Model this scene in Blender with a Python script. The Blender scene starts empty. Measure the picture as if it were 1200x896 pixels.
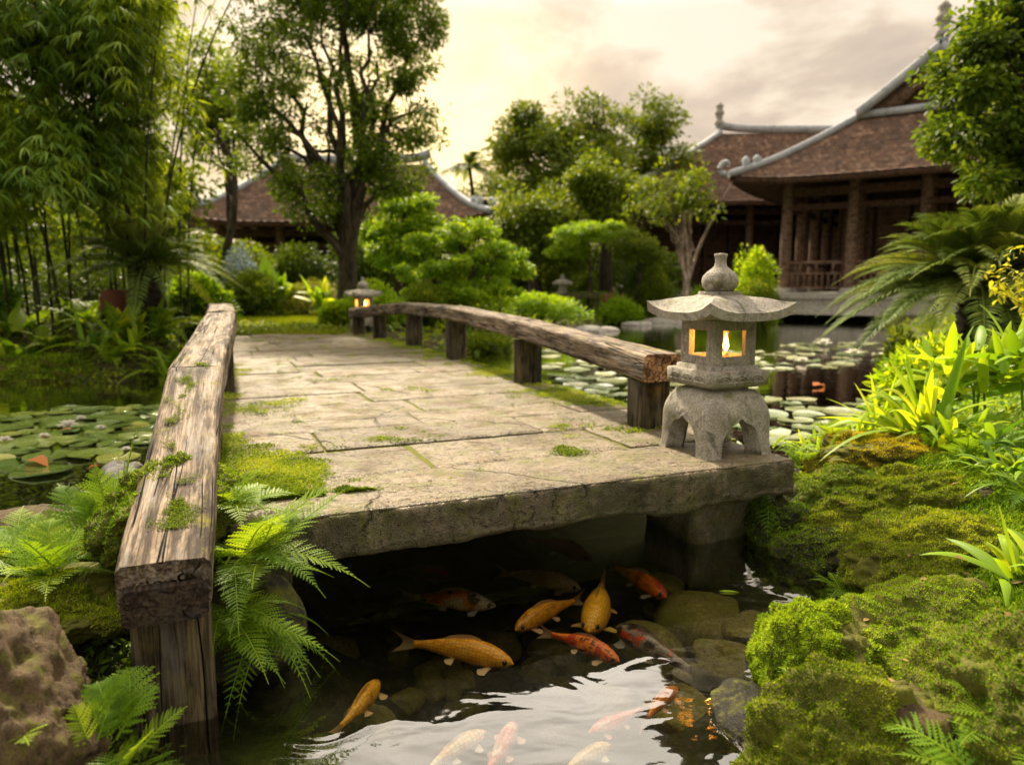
import bpy, math, random
import numpy as np
from mathutils import Vector

random.seed(11)
RNG = np.random.default_rng(23)
PI = math.pi
scene = bpy.context.scene
COL = scene.collection

# ------------------------------------------------------------------ camera model
F = 850.0
PIT = math.atan(113 / 850.0)
CAMZ = 1.17
WZ = .06        # water level
CP, SP = math.cos(PIT), math.sin(PIT)


def ray(px, py):
    cx, cy = (px - 600) / F, (448 - py) / F
    return np.array([cx, CP + cy * SP, -SP + cy * CP])


def at(px, py, d):
    r = ray(px, py)
    return np.array([0, 0, CAMZ]) + r * (d / r[1])


def onz(px, py, z):
    r = ray(px, py)
    return np.array([0, 0, CAMZ]) + r * ((z - CAMZ) / r[2])


# bridge frame: s runs along the bridge, u across it
BA = math.radians(23)
AV = np.array([-math.sin(BA), math.cos(BA), 0.0])
UV = np.array([math.cos(BA), math.sin(BA), 0.0])


def br(s, u, z):
    s, u, z = np.broadcast_arrays(np.asarray(s, float), np.asarray(u, float), np.asarray(z, float))
    return s[..., None] * AV + u[..., None] * UV + z[..., None] * np.array([0, 0, 1.0])


# ------------------------------------------------------------------ noise
def _h(ix, iy, iz, seed):
    n = (ix.astype(np.int64) * 374761393 + iy.astype(np.int64) * 668265263 + iz.astype(np.int64) * 2147483647 + seed * 974634) & 0x7fffffff
    n = ((n ^ (n >> 13)) * 1274126177) & 0x7fffffff
    n = ((n ^ (n >> 16)) * 1911520717) & 0x7fffffff
    return (n ^ (n >> 15)) / float(0x7fffffff)


def vnoise(P, seed=0):
    P = np.asarray(P, float)
    i = np.floor(P).astype(np.int64)
    f = P - i
    f = f * f * (3 - 2 * f)
    r = 0
    for dx in (0, 1):
        for dy in (0, 1):
            for dz in (0, 1):
                w = (f[..., 0] if dx else 1 - f[..., 0]) * (f[..., 1] if dy else 1 - f[..., 1]) * (f[..., 2] if dz else 1 - f[..., 2])
                r = r + w * _h(i[..., 0] + dx, i[..., 1] + dy, i[..., 2] + dz, seed)
    return r * 2 - 1


def fbm(P, seed=0, octv=4, gain=.5):
    P = np.asarray(P, float)
    a, r, t = 1.0, 0, 0
    for o in range(octv):
        r = r + a * vnoise(P * (2.03 ** o) + o * 17.3, seed + o)
        t += a
        a *= gain
    return r / t


def smooth(a, b, x):
    t = np.clip((x - a) / (b - a), 0, 1)
    return t * t * (3 - 2 * t)


def unit(v):
    v = np.asarray(v, float)
    return v / np.maximum(np.linalg.norm(v, axis=-1, keepdims=True), 1e-9)


# ------------------------------------------------------------------ mesh builder
class MB:
    """collects vertices, tri/quad faces and per-vertex attributes"""

    def __init__(self):
        self.v, self.q, self.t, self.n = [], [], [], 0
        self.tint, self.tex, self.col = [], [], []

    def add(self, v, quads=None, tris=None, tint=0.5, tex=None, col=None):
        v = np.asarray(v, float).reshape(-1, 3)
        k = len(v)
        if quads is not None and len(quads):
            self.q.append(np.asarray(quads, np.int64).reshape(-1, 4) + self.n)
        if tris is not None and len(tris):
            self.t.append(np.asarray(tris, np.int64).reshape(-1, 3) + self.n)
        self.v.append(v)
        self.n += k
        self.tint.append(np.broadcast_to(np.asarray(tint, float), (k,)))
        self.tex.append(v.copy() if tex is None else np.asarray(tex, float).reshape(-1, 3))
        self.col.append(np.broadcast_to(np.asarray((1, 1, 1) if col is None else col, float), (k, 3)))
        return self

    def grid(self, P, closeu=False, closev=False, tint=.5, tex=None, col=None, flip=False):
        """P (nu,nv,3)"""
        nu, nv = P.shape[:2]
        a = np.arange(nu if closeu else nu - 1)[:, None]
        b = np.arange(nv if closev else nv - 1)[None, :]
        a2, b2 = (a + 1) % nu, (b + 1) % nv
        a, a2, b, b2 = np.broadcast_arrays(a, a2, b, b2)
        q = np.stack([a * nv + b, a2 * nv + b, a2 * nv + b2, a * nv + b2], -1).reshape(-1, 4)
        if flip:
            q = q[:, ::-1]
        if np.ndim(tint) == 2:
            tint = np.asarray(tint).reshape(-1)
        if col is not None and np.ndim(col) == 3:
            col = np.asarray(col).reshape(-1, 3)
        return self.add(P.reshape(-1, 3), q, tint=tint, tex=tex, col=col)

    def fan(self, ring, tint=.5, flip=False, tex=None, col=None):
        ring = np.asarray(ring, float)
        k = len(ring)
        v = np.vstack([ring, ring.mean(0)])
        i = np.arange(k)
        t = np.stack([i, (i + 1) % k, np.full(k, k)], -1)
        if flip:
            t = t[:, ::-1]
        if tex is not None:
            tex = np.vstack([tex, np.mean(tex, 0)])
        return self.add(v, tris=t, tint=tint, tex=tex, col=col)

    def box(self, c, h, X=(1, 0, 0), Y=(0, 1, 0), Z=(0, 0, 1), tint=.5, taper=1.0):
        X, Y, Z = unit(X), unit(Y), unit(Z)
        c = np.asarray(c, float)
        L = np.array([[x, y, z] for z in (-1, 1) for y in (-1, 1) for x in (-1, 1)], float)
        S = L * np.asarray(h, float)
        S[4:, :2] *= taper
        v = c + S[:, :1] * X + S[:, 1:2] * Y + S[:, 2:] * Z
        q = [(0, 2, 3, 1), (4, 5, 7, 6), (0, 1, 5, 4), (2, 6, 7, 3), (0, 4, 6, 2), (1, 3, 7, 5)]
        return self.add(v, q, tint=tint, tex=S)

    def tube(self, pts, rad, k=8, tint=.5, cap=True, col=None):
        pts = np.asarray(pts, float)
        n = len(pts)
        rad = np.broadcast_to(np.asarray(rad, float), (n,))
        T = unit(np.gradient(pts, axis=0))
        ref = np.array([0, 0, 1.0]) if abs(T[0, 2]) < .9 else np.array([1.0, 0, 0])
        N = unit(np.cross(T, ref))
        B = np.cross(T, N)
        a = np.linspace(0, 2 * PI, k, endpoint=False)
        P = pts[:, None] + rad[:, None, None] * (np.cos(a)[None, :, None] * N[:, None] + np.sin(a)[None, :, None] * B[:, None])
        ln = np.concatenate([[0], np.cumsum(np.linalg.norm(np.diff(pts, axis=0), axis=1))])
        tex = np.stack([np.broadcast_to(ln[:, None], (n, k)), rad[:, None] * np.cos(a)[None], rad[:, None] * np.sin(a)[None]], -1).reshape(-1, 3)
        self.grid(P, closev=True, tint=tint, tex=tex, col=col)
        if cap:
            self.fan(P[-1], tint=tint, col=col)
            self.fan(P[0], tint=tint, flip=True, col=col)
        return self

    def lathe(self, c, prof, k=24, tint=.5, jit=0):
        """prof: [(r,z)...]"""
        prof = np.asarray(prof, float)
        a = np.linspace(0, 2 * PI, k, endpoint=False)
        P = np.stack([prof[:, :1] * np.cos(a), prof[:, :1] * np.sin(a), np.broadcast_to(prof[:, 1:], (len(prof), k))], -1) + np.asarray(c, float)
        self.grid(P, closev=True, tint=tint, flip=True)
        self.fan(P[-1], tint=tint)
        self.fan(P[0], tint=tint, flip=True)
        return self

    def scatter(self, tv, tq, tt, O, X, Y, Z, sx=1, sy=1, sz=1, tint=.5, col=None):
        """instantiate a small template (tv verts) at many frames"""
        tv = np.asarray(tv, float)
        O, X, Y, Z = (np.asarray(a, float) for a in (O, X, Y, Z))
        n, k = len(O), len(tv)
        sx, sy, sz = (np.broadcast_to(np.asarray(s, float), (n,)) for s in (sx, sy, sz))
        V = O[:, None] + (tv[None, :, 0] * sx[:, None])[..., None] * X[:, None] + (tv[None, :, 1] * sy[:, None])[..., None] * Y[:, None] + (tv[None, :, 2] * sz[:, None])[..., None] * Z[:, None]
        off = (np.arange(n) * k)[:, None, None]
        q = (np.asarray(tq)[None] + off).reshape(-1, 4) if tq is not None and len(tq) else None
        t = (np.asarray(tt)[None] + off).reshape(-1, 3) if tt is not None and len(tt) else None
        tint = np.repeat(np.broadcast_to(np.asarray(tint, float), (n,)), k)
        if col is not None:
            col = np.repeat(np.broadcast_to(np.asarray(col, float), (n, 3)), k, axis=0)
        tex = np.tile(tv, (n, 1))
        return self.add(V, q, t, tint=tint, tex=tex, col=col)

    def verts(self):
        return np.vstack(self.v)

    def mesh(self, name, origin=(0, 0, 0), smooth_shade=True):
        V = np.vstack(self.v) - np.asarray(origin, float)
        Q = np.vstack(self.q) if self.q else np.zeros((0, 4), np.int64)
        T = np.vstack(self.t) if self.t else np.zeros((0, 3), np.int64)
        me = bpy.data.meshes.new(name)
        me.vertices.add(len(V))
        me.vertices.foreach_set('co', V.astype(np.float32).ravel())
        nl = Q.size + T.size
        me.loops.add(nl)
        me.loops.foreach_set('vertex_index', np.concatenate([Q.ravel(), T.ravel()]).astype(np.int32))
        npoly = len(Q) + len(T)
        me.polygons.add(npoly)
        st = np.concatenate([np.arange(len(Q)) * 4, len(Q) * 4 + np.arange(len(T)) * 3]).astype(np.int32)
        me.polygons.foreach_set('loop_start', st)
        me.polygons.foreach_set('use_smooth', np.full(npoly, smooth_shade, bool))
        a = me.attributes.new('tint', 'FLOAT', 'POINT')
        a.data.foreach_set('value', np.concatenate(self.tint).astype(np.float32))
        a = me.attributes.new('tex', 'FLOAT_VECTOR', 'POINT')
        a.data.foreach_set('vector', np.vstack(self.tex).astype(np.float32).ravel())
        a = me.attributes.new('paint', 'FLOAT_VECTOR', 'POINT')
        a.data.foreach_set('vector', np.vstack(self.col).astype(np.float32).ravel())
        me.update(calc_edges=True)
        me.validate()
        return me


ORIGIN = {}


def tag(o, label=None, cat=None, group=None, kind=None):
    if label:
        o['label'] = label
    if cat:
        o['category'] = cat
    if group:
        o['group'] = group
    if kind:
        o['kind'] = kind
    return o


def empty(name, loc, label, cat, group=None):
    o = bpy.data.objects.new(name, None)
    o.empty_display_size = .1
    o.location = [float(x) for x in loc]
    COL.objects.link(o)
    ORIGIN[o.name] = np.asarray(loc, float)
    return tag(o, label, cat, group)


def obj(name, mb, mat, parent=None, base=None, label=None, cat=None, group=None, kind=None, flat=False):
    """link ONE mesh object. mb is in world coordinates; base = its own origin when top-level"""
    if parent is not None:
        org = ORIGIN[parent.name]
    else:
        org = np.asarray(base if base is not None else (0, 0, 0), float)
    me = mb.mesh(name, org, not flat)
    me.materials.append(mat)
    o = bpy.data.objects.new(name, me)
    COL.objects.link(o)
    if parent is not None:
        o.parent = parent
    else:
        o.location = [float(x) for x in org]
    ORIGIN[o.name] = org
    return tag(o, label, cat, group, kind)


def copy_tree(root, loc, rotz=0.0, scale=1.0, label=None, group=None):
    r = root.copy()
    COL.objects.link(r)
    r.location = [float(x) for x in loc]
    r.rotation_euler = (0, 0, rotz)
    r.scale = (scale, scale, scale)
    if label:
        r['label'] = label
    if group:
        r['group'] = group
    for ch in root.children:
        c = ch.copy()
        COL.objects.link(c)
        c.parent = r
        for g in ch.children:
            d = g.copy()
            COL.objects.link(d)
            d.parent = c
    return r
# ------------------------------------------------------------------ materials
class NT:
    def __init__(self, name):
        self.m = bpy.data.materials.new(name)
        self.m.use_nodes = True
        self.t = self.m.node_tree
        self.t.nodes.clear()
        self.out = self.n('ShaderNodeOutputMaterial')

    def n(self, typ, **kw):
        nd = self.t.nodes.new(typ)
        for k, v in kw.items():
            if k == 'ins':
                for a, b in v.items():
                    self.set(nd.inputs[a], b)
            else:
                setattr(nd, k, v)
        return nd

    def set(self, sock, v):
        if isinstance(v, bpy.types.NodeSocket):
            self.t.links.new(v, sock)
        elif isinstance(v, (tuple, list)) and sock.type == 'RGBA' and len(v) == 3:
            sock.default_value = (*v, 1)
        else:
            sock.default_value = v

    def attr(self, name, out='Fac'):
        a = self.n('ShaderNodeAttribute')
        a.attribute_name = name
        return a.outputs[out]

    def noise(self, vec, scale, detail=4, rough=.55, dist=0.0, out='Fac'):
        nd = self.n('ShaderNodeTexNoise')
        nd.inputs['Scale'].default_value = scale
        nd.inputs['Detail'].default_value = detail
        nd.inputs['Roughness'].default_value = rough
        nd.inputs['Distortion'].default_value = dist
        if vec is not None:
            self.set(nd.inputs['Vector'], vec)
        return nd.outputs[out]

    def voro(self, vec, scale, feature='F1', out='Distance', rand=1.0):
        nd = self.n('ShaderNodeTexVoronoi')
        nd.feature = feature
        nd.inputs['Scale'].default_value = scale
        nd.inputs['Randomness'].default_value = rand
        if vec is not None:
            self.set(nd.inputs['Vector'], vec)
        return nd.outputs[out]

    def ramp(self, fac, stops, interp='LINEAR'):
        r = self.n('ShaderNodeValToRGB')
        r.color_ramp.interpolation = interp
        e = r.color_ramp.elements
        while len(e) < len(stops):
            e.new(.5)
        for i, (p, c) in enumerate(stops):
            e[i].position = p
            if not isinstance(c, (tuple, list)):
                c = (c, c, c)
            e[i].color = (*c, 1)
        self.set(r.inputs['Fac'], fac)
        return r.outputs['Color']

    def mix(self, fac, a, b, mode='MIX'):
        m = self.n('ShaderNodeMix')
        m.data_type = 'RGBA'
        m.blend_type = mode
        self.set(m.inputs[0], fac)
        self.set(m.inputs[6], a if not (isinstance(a, tuple) and len(a) == 3) else (*a, 1))
        self.set(m.inputs[7], b if not (isinstance(b, tuple) and len(b) == 3) else (*b, 1))
        return m.outputs[2]

    def math(self, op, a, b=None, c=None, clamp=False):
        m = self.n('ShaderNodeMath')
        m.operation = op
        m.use_clamp = clamp
        self.set(m.inputs[0], a)
        if b is not None:
            self.set(m.inputs[1], b)
        if c is not None:
            self.set(m.inputs[2], c)
        return m.outputs[0]

    def mapping(self, vec, scale=(1, 1, 1), loc=(0, 0, 0), rot=(0, 0, 0)):
        m = self.n('ShaderNodeMapping')
        self.set(m.inputs['Vector'], vec)
        m.inputs['Scale'].default_value = scale
        m.inputs['Location'].default_value = loc
        m.inputs['Rotation'].default_value = rot
        return m.outputs[0]

    def geo(self, out='Position'):
        return self.n('ShaderNodeNewGeometry').outputs[out]

    def up(self):
        s = self.n('ShaderNodeSeparateXYZ')
        self.set(s.inputs[0], self.geo('Normal'))
        return s.outputs[2]

    def bump(self, h, strength=.5, dist=.01, normal=None):
        b = self.n('ShaderNodeBump')
        b.inputs['Strength'].default_value = strength
        b.inputs['Distance'].default_value = dist
        self.set(b.inputs['Height'], h)
        if normal is not None:
            self.set(b.inputs['Normal'], normal)
        return b.outputs[0]

    def bsdf(self, col, rough=.7, spec=.3, normal=None, **kw):
        p = self.n('ShaderNodeBsdfPrincipled')
        self.set(p.inputs['Base Color'], col)
        self.set(p.inputs['Roughness'], rough)
        self.set(p.inputs['Specular IOR Level'], spec)
        if normal is not None:
            self.set(p.inputs['Normal'], normal)
        for k, v in kw.items():
            self.set(p.inputs[k.replace('_', ' ')], v)
        return p.outputs[0]

    def done(self, sh):
        self.t.links.new(sh, self.out.inputs['Surface'])
        return self.m


def leaf_mat(name, dark, mid, light, trans=.35, rough=.42, spec=.35, tcol=None):
    t = NT(name)
    if not name.startswith(('petal', 'orange', 'moss', 'yellow')):
        dark, mid, light = [(x[0] * 1.34, x[1] * 1.21, x[2] * .5) for x in (dark, mid, light)]
    spec *= .4
    rough = min(rough + .1, .8)
    a = t.attr('tint')
    c = t.ramp(a, [(0, dark), (.5, mid), (1, light)])
    n = t.noise(t.geo(), 9, 2)
    c = t.mix(t.math('MULTIPLY', n, .45), c, tuple(x * .55 for x in mid))
    p = t.bsdf(c, rough, spec)
    tr = t.n('ShaderNodeBsdfTranslucent')
    t.set(tr.inputs[0], t.mix(1.0, c, tcol or (1.9, 1.6, .55), 'MULTIPLY'))
    m = t.n('ShaderNodeMixShader')
    m.inputs[0].default_value = trans
    t.t.links.new(p, m.inputs[1])
    t.t.links.new(tr.outputs[0], m.inputs[2])
    return t.done(m.outputs[0])


M = {}
M['bamboo_leaf'] = leaf_mat('bamboo_leaf', (.035, .075, .012), (.10, .18, .022), (.22, .32, .05), .42)
M['bamboo_leaf_front'] = leaf_mat('bamboo_leaf_front', (.035, .09, .025), (.08, .17, .05), (.20, .30, .11), .3)
M['tree_leaf'] = leaf_mat('tree_leaf', (.025, .06, .012), (.065, .13, .025), (.15, .22, .04), .38)
M['far_leaf'] = leaf_mat('far_leaf', (.035, .075, .018), (.08, .14, .03), (.16, .21, .05), .35)
M['bright_leaf'] = leaf_mat('bright_leaf', (.05, .13, .018), (.13, .27, .03), (.30, .42, .05), .42)
M['shrub_leaf'] = leaf_mat('shrub_leaf', (.03, .065, .015), (.085, .15, .026), (.20, .27, .045), .38)
M['olive_leaf'] = leaf_mat('olive_leaf', (.05, .075, .025), (.12, .16, .05), (.25, .28, .10), .3)
M['deep_leaf'] = leaf_mat('deep_leaf', (.018, .042, .012), (.045, .088, .02), (.095, .15, .035), .3)
M['yellow_leaf'] = leaf_mat('yellow_leaf', (.18, .24, .02), (.36, .40, .03), (.58, .52, .05), .42)
M['cycad_leaf'] = leaf_mat('cycad_leaf', (.03, .065, .025), (.085, .15, .06), (.24, .29, .15), .2, .5, .3)
M['lance_leaf'] = leaf_mat('lance_leaf', (.06, .16, .018), (.18, .33, .03), (.42, .52, .07), .48, .35, .45)
M['broad_leaf'] = leaf_mat('broad_leaf', (.035, .11, .018), (.10, .22, .03), (.24, .36, .06), .42, .3, .5)
M['fern_leaf'] = leaf_mat('fern_leaf', (.035, .10, .014), (.10, .21, .03), (.22, .34, .055), .4)
M['dim_fern_leaf'] = leaf_mat('dim_fern_leaf', (.02, .065, .014), (.055, .13, .028), (.13, .22, .06), .35)
M['grass_blade'] = leaf_mat('grass_blade', (.07, .13, .015), (.16, .24, .025), (.28, .34, .05), .4, .6, .2)
M['moss_tuft'] = leaf_mat('moss_tuft', (.055, .105, .008), (.22, .32, .018), (.48, .54, .04), .3, .8, .1)
M['moss_yellow'] = leaf_mat('moss_yellow', (.13, .11, .008), (.40, .37, .018), (.66, .60, .045), .3, .8, .1)
M['moss_green'] = leaf_mat('moss_green', (.035, .09, .007), (.19, .33, .018), (.44, .58, .04), .3, .75, .15)
M['petal_white'] = leaf_mat('petal_white', (.6, .55, .45), (.75, .72, .62), (.85, .83, .75), .3, .5, .2, (1, 1, 1))
M['petal_pink'] = leaf_mat('petal_pink', (.4, .05, .12), (.55, .08, .18), (.6, .12, .25), .3, .5, .2, (1, 1, 1))
M['orange_leaf'] = leaf_mat('orange_leaf', (.35, .10, .03), (.5, .18, .05), (.6, .3, .12), .3, .5, .3, (1, 1, 1))


def stone_mat(name, light, mid, dark, moss=.0, scale=1.0, bump=.5, blotch=.5, rough=.8, wet=None, moss_low=None, pits=0.0, streak=0.0, vary=0):
    t = NT(name)
    P = t.geo()
    big = t.noise(P, 3.2 * scale, 5, .6)
    fine = t.noise(P, 55 * scale, 4, .7)
    gr = t.voro(P, 160 * scale)
    c = t.ramp(big, [(.25, mid), (.5, light), (.78, mid)])
    c = t.mix(t.ramp(fine, [(.35, .65), (.62, 0.0)]), c, dark)
    c = t.mix(t.ramp(gr, [(.0, .45), (.35, 0)]), c, tuple(min(1, x * 1.5) for x in light))
    if vary:
        c = t.mix(1.0, c, t.ramp(t.attr('tint'), [(0, (.72, .70, .68)), (.5, (1, 1, 1)), (1, (1.22, 1.16, 1.08))]), 'MULTIPLY')
    if pits:
        mo = t.noise(P, 1.9, 6, .68, .5)
        c = t.mix(t.ramp(mo, [(.47, 0), (.62, .62)]), c, tuple(x * .42 for x in mid))
    # dark lichen blotches and stains with a shape of their own
    bl = t.noise(t.mapping(P, (1, 1, .55)), 9 * scale, 6, .68, .6)
    c = t.mix(t.math('MULTIPLY', t.ramp(bl, [(.54, 0), (.64, 1)]), blotch), c, tuple(x * .32 for x in mid))
    wl = t.noise(P, 16 * scale, 5, .7)
    c = t.mix(t.math('MULTIPLY', t.ramp(wl, [(.62, 0), (.70, 1)]), .5), c, tuple(min(1, x * 1.35) for x in light))
    if moss:
        mm = t.noise(P, 6.5 * scale, 6, .7)
        c = t.mix(t.math('MULTIPLY', t.ramp(mm, [(.56 - moss * .22, 0), (.70 - moss * .16, 1)]), .85), c, (.11, .115, .012))
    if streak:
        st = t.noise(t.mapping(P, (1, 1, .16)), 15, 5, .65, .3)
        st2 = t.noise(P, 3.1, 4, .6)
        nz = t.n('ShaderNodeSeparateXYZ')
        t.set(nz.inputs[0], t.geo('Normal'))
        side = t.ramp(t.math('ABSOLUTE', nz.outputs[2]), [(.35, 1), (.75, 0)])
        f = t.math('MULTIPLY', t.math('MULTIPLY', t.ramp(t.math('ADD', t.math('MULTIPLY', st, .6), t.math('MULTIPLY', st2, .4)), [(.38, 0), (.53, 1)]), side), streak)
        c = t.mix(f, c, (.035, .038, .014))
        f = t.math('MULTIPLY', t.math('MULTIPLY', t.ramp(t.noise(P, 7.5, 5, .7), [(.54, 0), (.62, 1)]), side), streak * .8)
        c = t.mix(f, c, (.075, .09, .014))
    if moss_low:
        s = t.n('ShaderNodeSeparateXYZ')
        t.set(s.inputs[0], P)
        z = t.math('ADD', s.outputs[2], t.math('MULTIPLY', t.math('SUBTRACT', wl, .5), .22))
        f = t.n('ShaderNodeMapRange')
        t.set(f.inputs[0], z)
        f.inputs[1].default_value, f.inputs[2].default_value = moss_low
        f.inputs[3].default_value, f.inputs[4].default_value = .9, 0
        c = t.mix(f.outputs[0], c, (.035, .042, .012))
    h = t.math('ADD', t.math('MULTIPLY', fine, .5), t.math('ADD', t.math('MULTIPLY', bl, .8), t.math('MULTIPLY', gr, -.25)))
    if pits:
        pn = t.noise(t.mapping(P, (1, 2.1, 1), (0, 0, 0), (0, 0, BA * .6)), 24, 3, .6, 1.2)
        pm = t.noise(P, 2.6, 3, .5)
        pf = t.math('MULTIPLY', t.ramp(pn, [(.60, 0), (.67, 1)]), t.ramp(pm, [(.35, .25), (.6, 1)]))
        pf = t.math('MULTIPLY', pf, pits)
        c = t.mix(pf, c, tuple(x * .42 for x in mid))
        h = t.math('SUBTRACT', h, t.math('MULTIPLY', pf, .8))
        sp = t.noise(P, 130, 2, .6)
        c = t.mix(t.math('MULTIPLY', t.ramp(sp, [(.40, 1), (.55, 0)]), .5), c, tuple(x * .5 for x in mid))
        ck = t.voro(t.mapping(t.mix(.12, P, t.noise(P, 6, 4, .6, 0, 'Color')), (1, 1, 0), (.3, .1, 0)), 1.1, 'DISTANCE_TO_EDGE')
        ckf = t.math('MULTIPLY', t.ramp(ck, [(.0, 1), (.007, 0)]), t.ramp(t.noise(P, 1.7, 3), [(.48, 0), (.56, .85)]))
        c = t.mix(ckf, c, (.05, .045, .02))
        h = t.math('SUBTRACT', h, ckf)
    r = rough
    if wet:
        wn = t.noise(P, 5.0, 3, .5)
        r = t.ramp(wn, [(.38, rough), (.62, wet)])
    return t.done(t.bsdf(c, r, .13 if not wet else .32, t.bump(h, bump, .012 / scale)))


M['lantern_stone'] = stone_mat('lantern_stone', (.44, .41, .345), (.31, .285, .235), (.09, .082, .065), 0.10, 2.2, .8, .9, pits=.5)
M['deck_stone'] = stone_mat('deck_stone', (.275, .218, .140), (.185, .143, .088), (.055, .042, .024), .40, 1.0, 1.6, .85, .8, .42, pits=1.0, vary=1)
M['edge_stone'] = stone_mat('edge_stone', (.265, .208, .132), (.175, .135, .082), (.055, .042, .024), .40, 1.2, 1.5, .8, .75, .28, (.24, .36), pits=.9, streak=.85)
M['pier_stone'] = stone_mat('pier_stone', (.26, .23, .16), (.17, .15, .105), (.05, .045, .03), .5, 1.2, 1.0, .7, .75, None, (.02, .22))
M['rock'] = stone_mat('rock', (.125, .085, .045), (.055, .038, .02), (.015, .011, .007), .2, 3.2, 2.0, .95, .75)
M['moss_bed'] = stone_mat('moss_bed', (.10, .105, .02), (.065, .068, .014), (.028, .026, .008), .5, 2.0, 1.0, .5, .9)
M['deck_bed'] = stone_mat('deck_bed', (.13, .14, .02), (.075, .08, .014), (.03, .03, .01), .6, 2.0, 1.0, .5, .9)
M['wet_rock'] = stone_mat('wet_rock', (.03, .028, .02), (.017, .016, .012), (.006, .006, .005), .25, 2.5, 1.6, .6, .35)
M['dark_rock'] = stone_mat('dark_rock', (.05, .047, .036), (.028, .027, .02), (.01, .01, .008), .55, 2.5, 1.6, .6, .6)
M['pond_stone'] = stone_mat('pond_stone', (.24, .20, .055), (.13, .11, .03), (.03, .03, .01), .35, 1.2, .7, .5, .8)
M['grey_stone'] = stone_mat('grey_stone', (.42, .40, .36), (.32, .30, .27), (.12, .11, .1), .08, 1.0, .6, .5)


def wood_mat(name, light, mid, dark, moss=0.0, bump=.8, crack=1.0):
    t = NT(name)
    T = t.attr('tex', 'Vector')
    S = t.mapping(T, (2.2, 34, 34))
    g = t.noise(S, 1.0, 6, .62, .12)
    g2 = t.noise(t.mapping(T, (6, 120, 120)), 1.0, 3, .6)
    big = t.noise(t.mapping(T, (3.2, 11, 11)), 1.0, 6, .7, .4)
    c = t.ramp(g, [(.36, dark), (.45, mid), (.55, light), (.70, mid)])
    c = t.mix(t.ramp(g2, [(.42, .7), (.53, 0)]), c, dark)
    c = t.mix(t.ramp(big, [(.47, 0), (.60, .9)]), c, tuple(x * .55 for x in dark))
    gy = t.noise(t.mapping(T, (3, 22, 22), (5, 1, 2)), 1.0, 5, .7)
    c = t.mix(t.ramp(gy, [(.50, 0), (.64, .6)]), c, tuple(min(1, (sum(light) / 3) * k) for k in (1.12, 1.03, .92)))
    # drying cracks along the grain
    w = t.noise(t.mapping(T, (.55, 17, 17), (3, 7, 1)), 1.0, 2, .5, .1)
    cr = t.ramp(t.math('ABSOLUTE', t.math('SUBTRACT', w, .5)), [(.0, 1), (.016, 0)])
    cr = t.math('MULTIPLY', cr, t.ramp(t.noise(t.mapping(T, (2.2, 9, 9)), 1.0, 2), [(.45, 0), (.55, 1)]))
    cr = t.math('MULTIPLY', cr, crack)
    c = t.mix(cr, c, (.012, .01, .008))
    if moss:
        mm = t.noise(T, 7.5, 6, .72)
        up = t.up()
        f = t.math('MULTIPLY', t.ramp(mm, [(.63 - moss * .1, 0), (.71 - moss * .1, .8)]), t.ramp(up, [(.3, .2), (.8, 1)]))
        c = t.mix(f, c, (.14, .125, .012))
    h = t.math('ADD', t.math('MULTIPLY', g, .6), t.math('SUBTRACT', t.math('MULTIPLY', g2, .35), t.math('MULTIPLY', cr, 1.6)))
    return t.done(t.bsdf(c, .75, .12, t.bump(h, bump, .008)))


M['rail_wood'] = wood_mat('rail_wood', (.31, .245, .17), (.155, .112, .073), (.038, .026, .017), .8, 1.8, 1.0)
M['post_wood'] = wood_mat('post_wood', (.125, .095, .05), (.07, .054, .028), (.022, .018, .01), .9, 1.4)
M['end_wood'] = wood_mat('end_wood', (.07, .05, .033), (.036, .026, .018), (.012, .009, .007), .1)
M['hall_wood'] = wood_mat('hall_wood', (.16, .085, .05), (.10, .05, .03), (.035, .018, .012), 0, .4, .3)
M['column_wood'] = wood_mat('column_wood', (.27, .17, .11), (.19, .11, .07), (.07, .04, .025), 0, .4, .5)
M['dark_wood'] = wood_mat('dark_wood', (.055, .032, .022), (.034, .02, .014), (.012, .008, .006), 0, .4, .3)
M['bark'] = wood_mat('bark', (.10, .078, .052), (.06, .046, .03), (.02, .015, .01), 0, 1.0, .8)
M['pale_bark'] = wood_mat('pale_bark', (.42, .34, .25), (.30, .23, .16), (.12, .09, .06), 0, .7, .4)
M['culm'] = wood_mat('culm', (.085, .085, .03), (.045, .05, .018), (.02, .02, .01), 0, .2, .2)
M['dark_trunk'] = wood_mat('dark_trunk', (.05, .038, .028), (.028, .022, .016), (.01, .008, .006), 0, 1.0, .8)


def tile_mat():
    t = NT('roof_tile')
    T = t.attr('tex', 'Vector')
    b = t.n('ShaderNodeTexBrick')
    t.set(b.inputs['Vector'], T)
    b.inputs['Scale'].default_value = 1.0
    b.inputs['Brick Width'].default_value = .17
    b.inputs['Row Height'].default_value = .20
    b.inputs['Mortar Size'].default_value = .012
    b.inputs['Color1'].default_value = (.2, .2, .2, 1)
    b.inputs['Color2'].default_value = (.9, .9, .9, 1)
    b.inputs['Mortar'].default_value = (0, 0, 0, 1)
    v = t.voro(t.mapping(T, (6, 5, 1)), 1.0, out='Color')
    n = t.noise(T, 1.3, 6, .7)
    c = t.ramp(t.mix(.5, b.outputs['Color'], v), [(.1, (.05, .03, .02)), (.4, (.115, .066, .043)), (.65, (.18, .105, .068)), (.9, (.28, .19, .13))])
    c = t.mix(t.ramp(n, [(.44, 0), (.66, .8)]), c, (.075, .055, .045))
    c = t.mix(t.ramp(t.noise(T, 3.7, 5, .7), [(.56, 0), (.68, .45)]), c, (.36, .27, .20))
    return t.done(t.bsdf(c, .8, .2, t.bump(b.outputs['Fac'], .6, -.02)))


M['roof_tile'] = tile_mat()


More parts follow.
